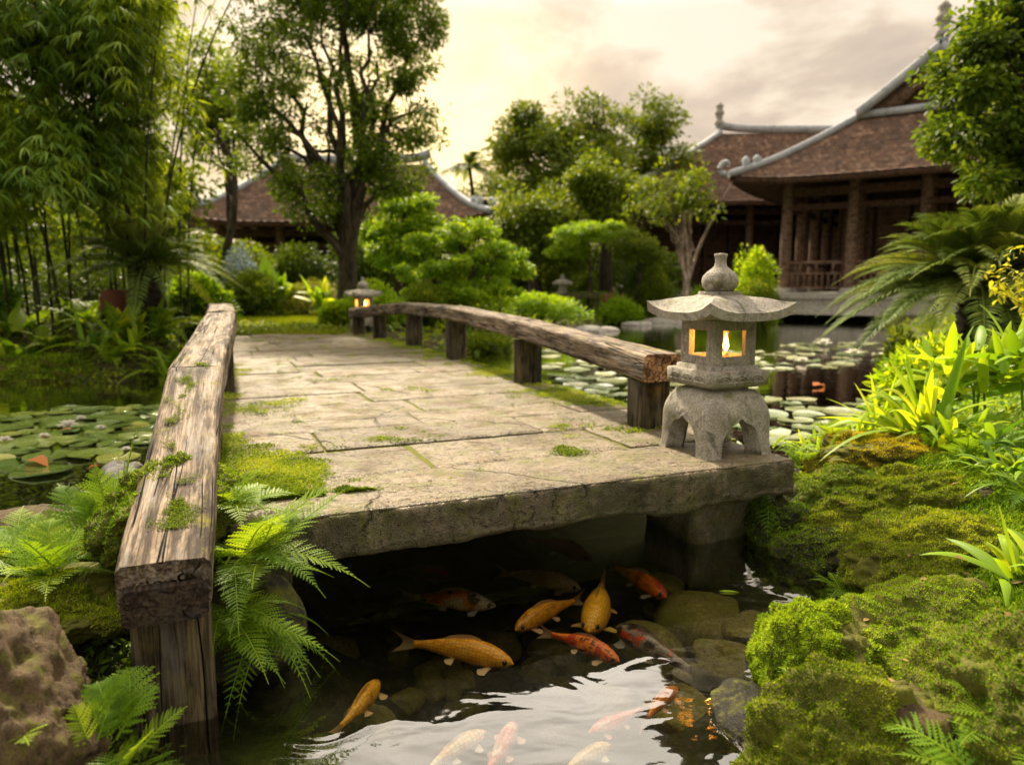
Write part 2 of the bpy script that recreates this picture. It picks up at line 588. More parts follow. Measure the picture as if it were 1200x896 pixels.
def plaster_mat():
    t = NT('ridge_plaster')
    P = t.geo()
    n = t.noise(P, 2.2, 6, .7)
    c = t.ramp(n, [(.3, (.20, .22, .24)), (.5, (.38, .41, .44)), (.72, (.50, .52, .53))])
    c = t.mix(t.ramp(t.noise(P, 9, 5, .7), [(.56, 0), (.66, .6)]), c, (.12, .12, .12))
    return t.done(t.bsdf(c, .85, .2, t.bump(n, .4, .03)))


M['ridge_plaster'] = plaster_mat()


def ground_mat():
    t = NT('ground_soil')
    P = t.geo()
    n = t.noise(P, 2.5, 6, .65)
    c = t.ramp(n, [(.3, (.035, .026, .016)), (.5, (.06, .055, .02)), (.7, (.07, .09, .02))])
    s = t.n('ShaderNodeSeparateXYZ')
    t.set(s.inputs[0], P)
    f = t.n('ShaderNodeMapRange')
    t.set(f.inputs[0], t.math('ADD', s.outputs[2], t.math('MULTIPLY', t.math('SUBTRACT', n, .5), .08)))
    f.inputs[1].default_value, f.inputs[2].default_value = -.04, .05
    peb = t.noise(P, 9, 5, .6)
    mud = t.ramp(peb, [(.35, (.014, .016, .006)), (.6, (.04, .042, .015)), (.8, (.07, .065, .025))])
    c = t.mix(f.outputs[0], mud, c)
    return t.done(t.bsdf(c, .9, .15, t.bump(t.noise(P, 18, 5, .7), .8, .03)))


M['ground'] = ground_mat()


def lawn_mat():
    t = NT('lawn')
    P = t.geo()
    n = t.noise(P, 1.5, 5, .65)
    c = t.ramp(n, [(.3, (.08, .14, .015)), (.5, (.15, .22, .025)), (.7, (.22, .28, .035))])
    c = t.mix(t.math('MULTIPLY', t.noise(P, 40, 4, .7), .5), c, (.05, .09, .01))
    return t.done(t.bsdf(c, .85, .15, t.bump(t.noise(P, 60, 4, .7), .8, .02)))


M['lawn'] = lawn_mat()


def water_mat():
    t = NT('pond_water')
    P = t.geo()
    r1 = t.noise(t.mapping(P, (1.0, 1.6, 1)), 3.4, 2, .5, .9)
    r2 = t.noise(t.mapping(P, (1, 1.4, 1)), 13, 2, .5, .4)
    h = t.math('ADD', r1, t.math('MULTIPLY', r2, .10))
    nrm = t.bump(h, .085, .05)
    fr = t.n('ShaderNodeFresnel')
    fr.inputs['IOR'].default_value = 1.42
    t.set(fr.inputs['Normal'], nrm)
    fac = t.math('MULTIPLY', fr.outputs[0], 2.7, clamp=True)
    tr = t.n('ShaderNodeBsdfTransparent')
    tr.inputs[0].default_value = (.93, .93, .80, 1)
    gl = t.n('ShaderNodeBsdfGlossy')
    gl.inputs['Color'].default_value = (.95, .95, .93, 1)
    gl.inputs['Roughness'].default_value = .02
    t.set(gl.inputs['Normal'], nrm)
    m = t.n('ShaderNodeMixShader')
    t.set(m.inputs[0], fac)
    t.t.links.new(tr.outputs[0], m.inputs[1])
    t.t.links.new(gl.outputs[0], m.inputs[2])
    return t.done(m.outputs[0])


M['water'] = water_mat()


def pad_mat(name='lily_pad', k=None):
    t = NT(name)
    oi = t.n('ShaderNodeObjectInfo').outputs['Random']
    a = t.attr('tint')
    c = t.ramp(oi, [(0, (.075, .14, .02)), (.45, (.13, .20, .025)), (.8, (.22, .28, .035)), (1, (.32, .32, .05))])
    if k:  # paler ramp: sky glare put into the base colour
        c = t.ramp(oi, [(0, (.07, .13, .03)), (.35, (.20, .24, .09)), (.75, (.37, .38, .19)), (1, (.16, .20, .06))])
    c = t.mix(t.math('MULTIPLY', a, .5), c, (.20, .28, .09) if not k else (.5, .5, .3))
    c = t.mix(t.ramp(t.noise(t.geo(), 14, 4, .7), [(.58, 0), (.7, .5)]), c, (.17, .12, .04))
    return t.done(t.bsdf(c, t.ramp(t.noise(t.geo(), 9, 2), [(.3, .16), (.7, .36)]), .8, t.bump(a, .3, .01), Coat_Weight=.7, Coat_Roughness=.12))


M['pad'] = pad_mat()
M['glare_pad'] = pad_mat('glare_lily_pad', 1)  # right-hand pads, whitish sky reflection painted into their colour


def koi_mat():
    t = NT('koi_skin')
    c = t.attr('paint', 'Color')
    T = t.attr('tex', 'Vector')
    v = t.voro(t.mapping(T, (1, 1, 1)), 72, rand=.25)
    c = t.mix(t.ramp(v, [(.25, 0), (.6, .62)]), c, t.mix(1, c, (.45, .35, .3), 'MULTIPLY'))
    return t.done(t.bsdf(c, .32, .35, t.bump(v, .35, -.004)))


M['koi'] = koi_mat()


def fin_mat():
    t = NT('koi_fin')
    c = t.attr('paint', 'Color')
    p = t.bsdf(c, .4, .4)
    tr = t.n('ShaderNodeBsdfTransparent')
    m = t.n('ShaderNodeMixShader')
    m.inputs[0].default_value = .5
    t.t.links.new(p, m.inputs[1])
    t.t.links.new(tr.outputs[0], m.inputs[2])
    return t.done(m.outputs[0])


M['fin'] = fin_mat()


def plain(name, col, rough=.6, spec=.3):
    t = NT(name)
    c = t.mix(t.math('MULTIPLY', t.noise(t.geo(), 12, 4, .6), .4), col, tuple(x * .6 for x in col))
    return t.done(t.bsdf(c, rough, spec))


M['eye'] = plain('koi_eye', (.01, .01, .01), .2, .6)
M['wax'] = plain('candle_wax', (.7, .6, .42), .5, .3)
M['clay'] = plain('clay', (.20, .075, .05), .8, .2)


def flame(name, col, s):
    t = NT(name)
    e = t.n('ShaderNodeEmission')
    e.inputs[0].default_value = (*col, 1)
    e.inputs[1].default_value = s
    return t.done(e.outputs[0])


M['flame'] = flame('candle_flame', (1, .52, .11), 7)
M['lamp_glow'] = flame('lamp_glow', (1, .5, .12), 5)

# leaf templates (x along the leaf, y across, z up)
LEAF4 = (np.array([[0, 0, 0], [.42, .5, .06], [1, 0, -.1], [.42, -.5, .06]]), None, np.array([[0, 2, 1], [0, 3, 2]]))
LEAF8 = (np.array([[0, 0, 0], [.3, .5, .10], [.3, 0, 0], [.3, -.5, .10], [.68, .36, .06], [.68, 0, -.05], [.68, -.36, .06], [1, 0, -.2]]),
         np.array([[1, 2, 5, 4], [2, 3, 6, 5]]), np.array([[0, 2, 1], [0, 3, 2], [4, 5, 7], [5, 6, 7]]))
BLADE = (np.array([[0, .5, 0], [0, -.5, 0], [.35, .42, .05], [.35, -.42, .05], [.7, .26, -.02], [.7, -.26, -.02], [1, 0, -.2]]),
         np.array([[0, 1, 3, 2], [2, 3, 5, 4]]), np.array([[4, 5, 6]]))
TUFT = (np.array([[0, -.5, 0], [0, .5, 0], [.4, 0, .15], [1, 0, 0]]), None, np.array([[0, 1, 3], [0, 2, 3]]))
# ------------------------------------------------------------------ terrain
POND = np.array([(-.70, -3), (-.72, .6), (-.76, 1.3), (-.80, 1.8), (-.86, 2.2), (-1.0, 2.6), (-1.35, 3.0), (-2.3, 3.25), (-4, 3.5), (-7, 3.2),
                 (-9.5, 5), (-9, 8.3), (-6.5, 8.7), (-4.6, 8.2), (-3.5, 8.7), (-3.0, 9.7), (-2.3, 10.5), (-1.2, 10.7), (-.4, 12.0),
                 (.6, 15), (1.6, 18), (3, 21.3), (6, 23.6), (9, 24.6), (10.8, 23.6), (10.6, 21), (8.6, 16), (6.4, 12), (4.8, 9), (3.7, 6.9), (2.9, 5.6), (2.1, 4.5),
                 (1.55, 4.0), (1.2, 3.75), (1.02, 3.4), (1.06, 3.05), (1.16, 2.75), (1.10, 2.4), (.86, 1.95), (.70, 1.55), (.62, 1.1), (.62, -3)])


def pond_sd(x, y):
    """signed distance to the pond outline, negative in the water"""
    p = np.stack([x, y], -1)
    d = np.full(p.shape[:-1], 1e9)
    ins = np.zeros(p.shape[:-1], bool)
    k = len(POND)
    for i in range(k):
        a, b = POND[i], POND[(i + 1) % k]
        ab = b - a
        t = np.clip(((p - a) @ ab) / (ab @ ab), 0, 1)
        d = np.minimum(d, np.linalg.norm(p - (a + t[..., None] * ab), axis=-1))
        c = (a[1] > p[..., 1]) != (b[1] > p[..., 1])
        with np.errstate(divide='ignore', invalid='ignore'):
            xi = (b[0] - a[0]) * (p[..., 1] - a[1]) / (b[1] - a[1] + 1e-12) + a[0]
        ins ^= c & (p[..., 0] < xi)
    return np.where(ins, -d, d)


def H(x, y):
    x, y = np.asarray(x, float), np.asarray(y, float)
    sd = pond_sd(x, y)
    z_in = -.03 - .42 * smooth(0, .9, -sd)
    z_out = -.03 + .36 * smooth(0, .75, sd) + .12 * smooth(.7, 3, sd)
    near_left = smooth(2.0, 1.0, np.hypot((x + 1.6) / 1.6, (y - 1.6) / 1.6))
    z_out = z_out - .10 * near_left * smooth(0, .8, sd)
    left_bank = smooth(-3.6, -5.0, x) * smooth(8, 9.5, y) * smooth(16, 12, y)
    z_out = z_out + .30 * left_bank
    near_right = smooth(3.2, 1.6, np.hypot((x - 1.9) / 1.0, (y - 2.4) / 1.3))
    z_out = z_out + .10 * near_right * smooth(.05, .9, sd)
    right_hill = smooth(2.0, 5, x) * smooth(14, 6, y) * smooth(1.0, 3, sd)
    z_out = z_out + .25 * right_hill
    P = np.stack([x, y, np.zeros_like(x)], -1)
    amp = .05 * smooth(.05, .5, sd)
    lawn = smooth(-10.5, -9.5, x) * smooth(-1.2, -2.0, x) * smooth(10.2, 11.2, y) * smooth(27, 25, y)
    z_out = z_out * (1 - lawn) + .42 * lawn
    z_out = z_out + amp * (1 - lawn) * fbm(P * 1.3, 5, 4)
    z_in = z_in + .03 * fbm(P * 3.0, 9, 4)
    z = np.where(sd < 0, z_in, z_out)
    s = x * AV[0] + y * AV[1]
    u = x * UV[0] + y * UV[1]
    corr = smooth(8.2, 8.6, s) * smooth(11.6, 11.2, s) * smooth(-.7, -.2, u) * smooth(2.9, 2.5, u)
    corr2 = smooth(2.0, 2.2, s) * smooth(9, 8.6, s) * smooth(-.2, 0.0, u) * smooth(2.5, 2.32, u)
    z = np.where(corr > 0, np.minimum(z, z * (1 - corr) + .26 * corr), z)
    z = np.where(corr2 > 0, np.minimum(z, z * (1 - corr2) + .20 * corr2), z)
    return z


def ground():
    r = np.concatenate([[0.0], np.geomspace(.25, 700, 230)])
    a = np.linspace(0, 2 * PI, 420, endpoint=False)
    X = r[:, None] * np.sin(a)
    Y = 1.0 + r[:, None] * np.cos(a)
    Z = H(X, Y)
    mb = MB()
    mb.grid(np.stack([X, Y, Z], -1), closev=True, flip=True)
    obj('ground', mb, M['ground'], kind='structure')


ground()

mb = MB()
gx, gy = np.meshgrid(np.linspace(-11, 12, 40), np.linspace(-3.2, 26, 50), indexing='ij')
mb.grid(np.stack([gx, gy, np.full_like(gx, WZ)], -1))
obj('water', mb, M['water'], kind='structure')

# lawn behind the far end of the bridge
gx, gy = np.meshgrid(np.linspace(-9.4, -2.1, 60), np.linspace(10.9, 25.4, 90), indexing='ij')
mb = MB()
mb.grid(np.stack([gx, gy, .438 + .012 * fbm(np.stack([gx, gy, gx * 0], -1) * 2, 3)], -1))
obj('lawn', mb, M['lawn'], kind='structure')
n = 60000
px = RNG.uniform(-7.6, -2.6, n)
py = 10.9 + 10 * RNG.random(n) ** 1.6
O = np.stack([px, py, np.full(n, .436)], -1)
az = RNG.uniform(0, 2 * PI, n)
D = unit(np.stack([np.cos(az) * .5, np.sin(az) * .5, np.ones(n)], -1))
B = np.stack([-np.sin(az), np.cos(az), np.zeros(n)], -1)
mb = MB()
mb.scatter(*TUFT, O, D, B, np.cross(D, B), RNG.uniform(.03, .075, n), .014, .02, RNG.random(n))
obj('grass', mb, M['grass_blade'], label='short bright green lawn grass at the far end of the bridge', cat='grass', kind='stuff')


# ------------------------------------------------------------------ bridge
DECK = .45
bridge = empty('stone_bridge', br(6.5, 1.1, 0), 'low stone slab footbridge with weathered wooden railings crossing the koi pond', 'bridge')


def rough_block(s0, s1, u0, u1, z0, z1, n=(30, 50, 8), amp=.012, seed=0, round_=.018, mbuild=None, tint=.5, bottom=0.0, sfreq=7):
    """a stone block in bridge coordinates with worn edges and a hewn face"""
    mb = mbuild or MB()
    ns, nu, nz = n

    def warp(S, U, Z):
        # pull corners in a little, then push the skin about with noise
        ds = np.minimum(S - s0, s1 - S)
        du = np.minimum(U - u0, u1 - U)
        dz = np.minimum(Z - z0, z1 - Z)
        P = br(S, U, Z)
        e = np.stack([ds, du, dz], -1)
        e.sort(axis=-1)
        k = np.clip(1 - e[..., 1] / round_, 0, 1) ** 2 * round_ * .45
        c = br((s0 + s1) / 2, (u0 + u1) / 2, (z0 + z1) / 2)
        out = np.stack([np.where(ds < 1e-6, np.sign(S - (s0 + s1) / 2), 0), np.where(du < 1e-6, np.sign(U - (u0 + u1) / 2), 0), np.where(dz < 1e-6, np.sign(Z - (z0 + z1) / 2), 0)], -1)
        nrm = out[..., :1] * AV + out[..., 1:2] * UV + out[..., 2:] * np.array([0, 0, 1.0])
        ln = np.linalg.norm(nrm, axis=-1, keepdims=True)
        nrm = nrm / np.maximum(ln, 1e-9)
        side = 1 - np.abs(out[..., 2]) * (out[..., 2] > 0) * .72
        d = fbm(P * sfreq, seed, 5, .6) * amp * side
        P = P + nrm * (d - k)[..., None]
        if bottom:
            w = smooth(z0 + .09, z0, Z) * (.5 + .9 * fbm(P * np.array([1, 1, .2]) * 2.6, seed + 3, 4)) * bottom
            P[..., 2] += w
        return P
    s, u, z = np.linspace(s0, s1, ns), np.linspace(u0, u1, nu), np.linspace(z0, z1, nz)

    def face(A, Bm, fl):
        S, U, Z = A
        mb.grid(warp(S, U, Z), tint=tint, flip=fl)
    S, U = np.meshgrid(s, u, indexing='ij')
    face((S, U, np.full_like(S, z1)), None, True)
    face((S, U, np.full_like(S, z0)), None, False)
    U, Z = np.meshgrid(u, z, indexing='ij')
    face((np.full_like(U, s0), U, Z), None, False)
    face((np.full_like(U, s1), U, Z), None, True)
    S, Z = np.meshgrid(s, z, indexing='ij')
    face((S, np.full_like(S, u0), Z), None, True)
    face((S, np.full_like(S, u1), Z), None, False)
    return mb


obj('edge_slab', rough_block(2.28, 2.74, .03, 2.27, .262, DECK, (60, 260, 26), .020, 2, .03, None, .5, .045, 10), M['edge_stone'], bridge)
# the bed under the paving
obj('deck_bed', rough_block(2.75, 11.2, .0, 2.36, .25, .437, (80, 30, 5), .006, 4), M['deck_bed'], bridge)
rng = np.random.default_rng(5)
mb = MB()
s = 2.752
row = 0
while s < 11.1:
    ds = rng.uniform(.36, .50) if s < 5 else rng.uniform(.40, .56)
    u = .015 + rng.uniform(-.01, .015)
    cuts = [u]
    uu = u
    first = True
    while uu < 2.34:
        w = rng.uniform(.75, 1.35) if not first else rng.uniform(.4, 1.2)
        first = False
        uu = uu + w
        if 2.34 - uu < .3:
            uu = 2.34
        cuts.append(min(uu, 2.34))
    near = s < 5.5
    for a, b in zip(cuts[:-1], cuts[1:]):
        ga, gb = rng.uniform(.002, .005, 2)
        dz = rng.uniform(-.008, .006)
        rough_block(s + ga * .8, s + ds - gb * .6, a + ga, b - gb, .424, DECK + dz - .001, (22, int(30 * (b - a)) + 12, 4) if near else (9, 14, 3), .010, row * 13 + int(a * 97), .022, mb, rng.random(), 0, 9)
    s += ds
    row += 1
obj('paving', mb, M['deck_stone'], bridge)

# abutment under the near right corner, and one at the left end hidden among the ferns
obj('abutment', rough_block(2.47, 2.86, 1.90, 2.21, -.45, .27, (24, 20, 28), .03, 31, .03, None, .5, 0, 6), M['pier_stone'], bridge)
obj('abutment', rough_block(2.55, 3.1, -.12, .24, -.45, .27, (20, 20, 20), .03, 37, .03, None, .5, 0, 6), M['pier_stone'], bridge)
for sv in (5.6, 8.2):
    obj('abutment', rough_block(sv, sv + .4, .2, 2.1, -.5, .255, (12, 30, 12), .02, int(sv * 10), .03), M['pier_stone'], bridge)


def beam(P, w, h, mb, seed, chunk=.035, knotch=0.0, capflip=False, seg=26):
    """a squared timber along polyline P (top centre line), worn and checked"""
    P = np.asarray(P, float)
    ln = np.linalg.norm(np.diff(P, axis=0), axis=1)
    cum = np.concatenate([[0], np.cumsum(ln)])
    n = max(int(cum[-1] / chunk), 6)
    t = np.linspace(0, cum[-1], n)
    C = np.stack([np.interp(t, cum, P[:, i]) for i in range(3)], -1)
    T = unit(np.gradient(C, axis=0))
    S = unit(np.cross(T, np.array([0, 0, 1.0])))
    U = np.cross(S, T)
    # cross section with broken corners
    c = .014
    pts = []
    for (x0, y0), (x1, y1) in [((-w / 2, -h + c), (-w / 2, -c)), ((-w / 2 + c, 0), (w / 2 - c, 0)), ((w / 2, -c), (w / 2, -h + c)), ((w / 2 - c, -h), (-w / 2 + c, -h))]:
        for k in np.linspace(0, 1, 9):
            pts.append((x0 + (x1 - x0) * k, y0 + (y1 - y0) * k))
    pts = np.array(pts)
    Q = C[:, None] + pts[None, :, :1] * S[:, None] + pts[None, :, 1:] * U[:, None]
    tex = np.stack([np.broadcast_to(t[:, None], Q.shape[:2]), np.broadcast_to(pts[None, :, 0], Q.shape[:2]), np.broadcast_to(pts[None, :, 1], Q.shape[:2])], -1) + seed * 3.7
    nn = fbm(np.stack([tex[..., 0] * 3, tex[..., 1] * 14, tex[..., 2] * 14], -1), seed, 4) * .006
    nn += fbm(np.stack([tex[..., 0] * 1.1, tex[..., 1] * 3, tex[..., 2] * 3], -1), seed + 5, 2) * .008
    outw = unit(pts - np.array([0, -h / 2]))
    Q = Q + nn[..., None] * (outw[None, :, :1] * S[:, None] + outw[None, :, 1:] * U[:, None])
    mb.grid(Q, closev=True, tex=tex.reshape(-1, 3), flip=True)
    for e, fl in ((0, False), (-1, True)):
        ctr = Q[e].mean(0)
        k2 = Q[e]
        inner = ctr + (k2 - ctr) * .5 + T[e] * rng.uniform(-.006, .006, (len(k2), 1))
        ring = np.stack([k2, inner])
        tx = np.stack([tex[e], tex[e].mean(0) + (tex[e] - tex[e].mean(0)) * .5])
        mb.grid(ring, closev=True, tex=tx.reshape(-1, 3), flip=fl)
        mb.fan(inner, flip=not fl, tex=tx[1])
    return mb


def post(mb, base, top, w, d, seed):
    """square timber post from base to top (world points), faces along the bridge axes"""
    h = top[2] - base[2]
    n = 24
    z = np.linspace(0, 1, n)
    pts = []
    c = .01
    for (x0, y0), (x1, y1) in [((-w / 2, -d / 2 + c), (-w / 2, d / 2 - c)), ((-w / 2 + c, d / 2), (w / 2 - c, d / 2)), ((w / 2, d / 2 - c), (w / 2, -d / 2 + c)), ((w / 2 - c, -d / 2), (-w / 2 + c, -d / 2))]:
        for k in np.linspace(0, 1, 7):
            pts.append((x0 + (x1 - x0) * k, y0 + (y1 - y0) * k))
    pts = np.array(pts)
    C = base + z[:, None] * (np.asarray(top) - base)
    Q = C[:, None] + pts[None, :, :1] * UV + pts[None, :, 1:] * AV
    tex = np.stack([np.broadcast_to(z[:, None] * h, Q.shape[:2]), np.broadcast_to(pts[None, :, 0], Q.shape[:2]), np.broadcast_to(pts[None, :, 1], Q.shape[:2])], -1) + seed * 2.9
    nn = fbm(np.stack([tex[..., 0] * 4, tex[..., 1] * 16, tex[..., 2] * 16], -1), seed, 4) * .006
    o = unit(pts)
    Q = Q + nn[..., None] * (o[None, :, :1] * UV + o[None, :, 1:] * AV)
    mb.grid(Q, closev=True, tex=tex.reshape(-1, 3))
    mb.fan(Q[-1], tex=tex[-1])
    mb.fan(Q[0], flip=True, tex=tex[0])
    return mb


RH, RW = .135, .205
LT = [(1.86, -.12, .512), (3.28, -.04, .836), (5.71, .12, .985), (7.6, .17, .995), (9.2, .16, .965), (10.6, .14, .86)]
RT = [(2.98, 2.075, .838), (4.92, 2.215, .92), (6.9, 2.32, .972), (8.7, 2.34, .968), (10.1, 2.22, .90), (10.95, 2.10, .825)]


def railing(T, posts, name_label, seed, base_z):
    mb = MB()
    for i in range(len(T) - 1):
        a, b = np.array(T[i]), np.array(T[i + 1])
        g = .003
        k = (b - a) / np.linalg.norm(b - a)
        a2, b2 = a + k * (g if i else 0), b - k * g
        beam([br(*a2), br(*b2)], RW * (1 if i else 1.0), RH, mb, seed + i)
    r = obj('railing', mb, M['rail_wood'], bridge, label=name_label)
    TT = np.array(T)
    for i, (s, w, zb) in enumerate(posts):
        u = np.interp(s, TT[:, 0], TT[:, 1])
        z = np.interp(s, TT[:, 0], TT[:, 2]) - RH - .012
        p = MB()
        post(p, br(s, u, zb), br(s, u, z), w, .15, seed + 20 + i)
        po = obj('post', p, M['post_wood'], bridge)
        po.parent = r
    return r


railing(LT, [(1.99, .185, -.40), (3.42, .16, .40), (5.3, .16, .40), (7.1, .16, .40), (8.9, .16, .40), (10.45, .16, .35)], 'left railing with moss streaked grey timber, its near post standing in the water', 1, 0)
railing(RT, [(3.12, .17, .40), (4.92, .17, .40), (6.9, .17, .40), (8.55, .17, .40), (9.95, .16, .40), (10.8, .16, .38)], 'right railing curving up from the stone lantern', 40, 0)
# dark weathered end block and cap under the near end of the left rail
mb = MB()
e = br(1.86, -.12, .512 - RH)
mb2 = MB()
beam([br(1.848, -.12, .455), br(1.872, -.12, .459)], RW * .93, RH * .72, mb2, 77, .004)
obj('rail_end', mb2, M['end_wood'], bridge)

# moss creeping on the deck
def deck_moss():
    n = 420000
    s = 2.5 + 8.5 * rng.random(n) ** 2.1
    u = rng.uniform(.0, 2.36, n)
    el = np.clip(1 - (u - .08) / np.interp(s, [2.5, 3.6, 5], [.62, .52, .30]), 0, 1)
    er = np.clip(1 - (2.34 - u) / .50, 0, 1) * smooth(2.85, 3.05, s)
    P = br(s, u, 0)
    nz = fbm(P * 3.6, 51, 5, .6)
    nz2 = fbm(P * 9, 57, 4, .6)
    m = np.maximum(el ** .8, er ** .8) * .95 + nz * 1.25 + nz2 * .7 + .30
    keep = smooth(.70, 1.25, m) ** 1.3 > rng.random(n) * .9
    s, u, P, m = s[keep], u[keep], P[keep], m[keep]
    k = len(s)
    thick = np.clip((m - .82) * .05, 0, .014)
    P[:, 2] = DECK + .001 + thick * rng.random(k)
    az = rng.uniform(0, 2 * PI, k)
    D = unit(np.stack([np.cos(az) * .9, np.sin(az) * .9, np.ones(k) * .7], -1))
    Bv = np.stack([-np.sin(az), np.cos(az), np.zeros(k)], -1)
    mb = MB()
    mb.scatter(*TUFT, P, D, Bv, np.cross(D, Bv), rng.uniform(.005, .013, k), .007, .008, np.clip(.5 + .9 * fbm(P * 5, 3) + rng.normal(0, .2, k), 0, 1))
    obj('moss', mb, M['moss_tuft'], label='yellow green moss creeping over the stones along both edges of the bridge deck', cat='moss', kind='stuff')


deck_moss()

# moss strip on top of the left rail
n = 26000
tt = rng.random(n)
s = 2.0 + 1.35 * tt
uoff = rng.normal(0, .035, n)
TT = np.array(LT)
P = br(s, np.interp(s, TT[:, 0], TT[:, 1]) - .012 + .03 * np.sin(s * 4) + uoff, np.interp(s, TT[:, 0], TT[:, 2]) + .003)
m = fbm(P * np.array([11, 11, 2]), 71, 5, .65) * 1.5 - np.abs(uoff) * 7 + .12
P = P[smooth(.05, .55, m) > rng.random(n)]
k = len(P)
P[:, 2] += rng.random(k) * .006
az = rng.uniform(0, 2 * PI, k)
D = unit(np.stack([np.cos(az), np.sin(az), np.ones(k) * .7], -1))
Bv = np.stack([-np.sin(az), np.cos(az), np.zeros(k)], -1)
mb = MB()
mb.scatter(*TUFT, P, D, Bv, np.cross(D, Bv), rng.uniform(.002, .006, k), .004, .004, rng.random(k) * .6)
obj('moss', mb, M['moss_tuft'], label='narrow streak of yellow moss along the top of the left rail', cat='moss', kind='stuff')


# ------------------------------------------------------------------ stone lanterns
def sq_ring(r, k=8, p=14.0):
    """rounded square of half-size r, 4*k points"""
    t = np.linspace(-1, 1, k, endpoint=False)
    q = np.concatenate([np.stack([t, -np.ones(k)], -1), np.stack([np.ones(k), t], -1), np.stack([-t, np.ones(k)], -1), np.stack([-np.ones(k), -t], -1)])
    nrm = (np.abs(q[:, 0]) ** p + np.abs(q[:, 1]) ** p) ** (1 / p)
    return q / nrm[:, None] * r


def sq_loft(mb, prof, k=8, p=14.0, jit=.0012, seed=0):
    prof = np.asarray(prof, float)
    P = np.stack([np.concatenate([sq_ring(r, k, p), np.full((4 * k, 1), z)], 1) for r, z in prof])
    P = P + jit * fbm(P * 40, seed, 3)[..., None]
    mb.grid(P, closev=True, flip=True)
    mb.fan(P[-1])
    mb.fan(P[0], flip=True)
    return mb


def place(mb, c, ang, sc=1.0):
    ca, sa = math.cos(ang), math.sin(ang)
    R = np.array([[ca, -sa, 0], [sa, ca, 0], [0, 0, 1]])
    mb.v = [(v * sc) @ R.T + np.asarray(c) for v in mb.v]
    return mb


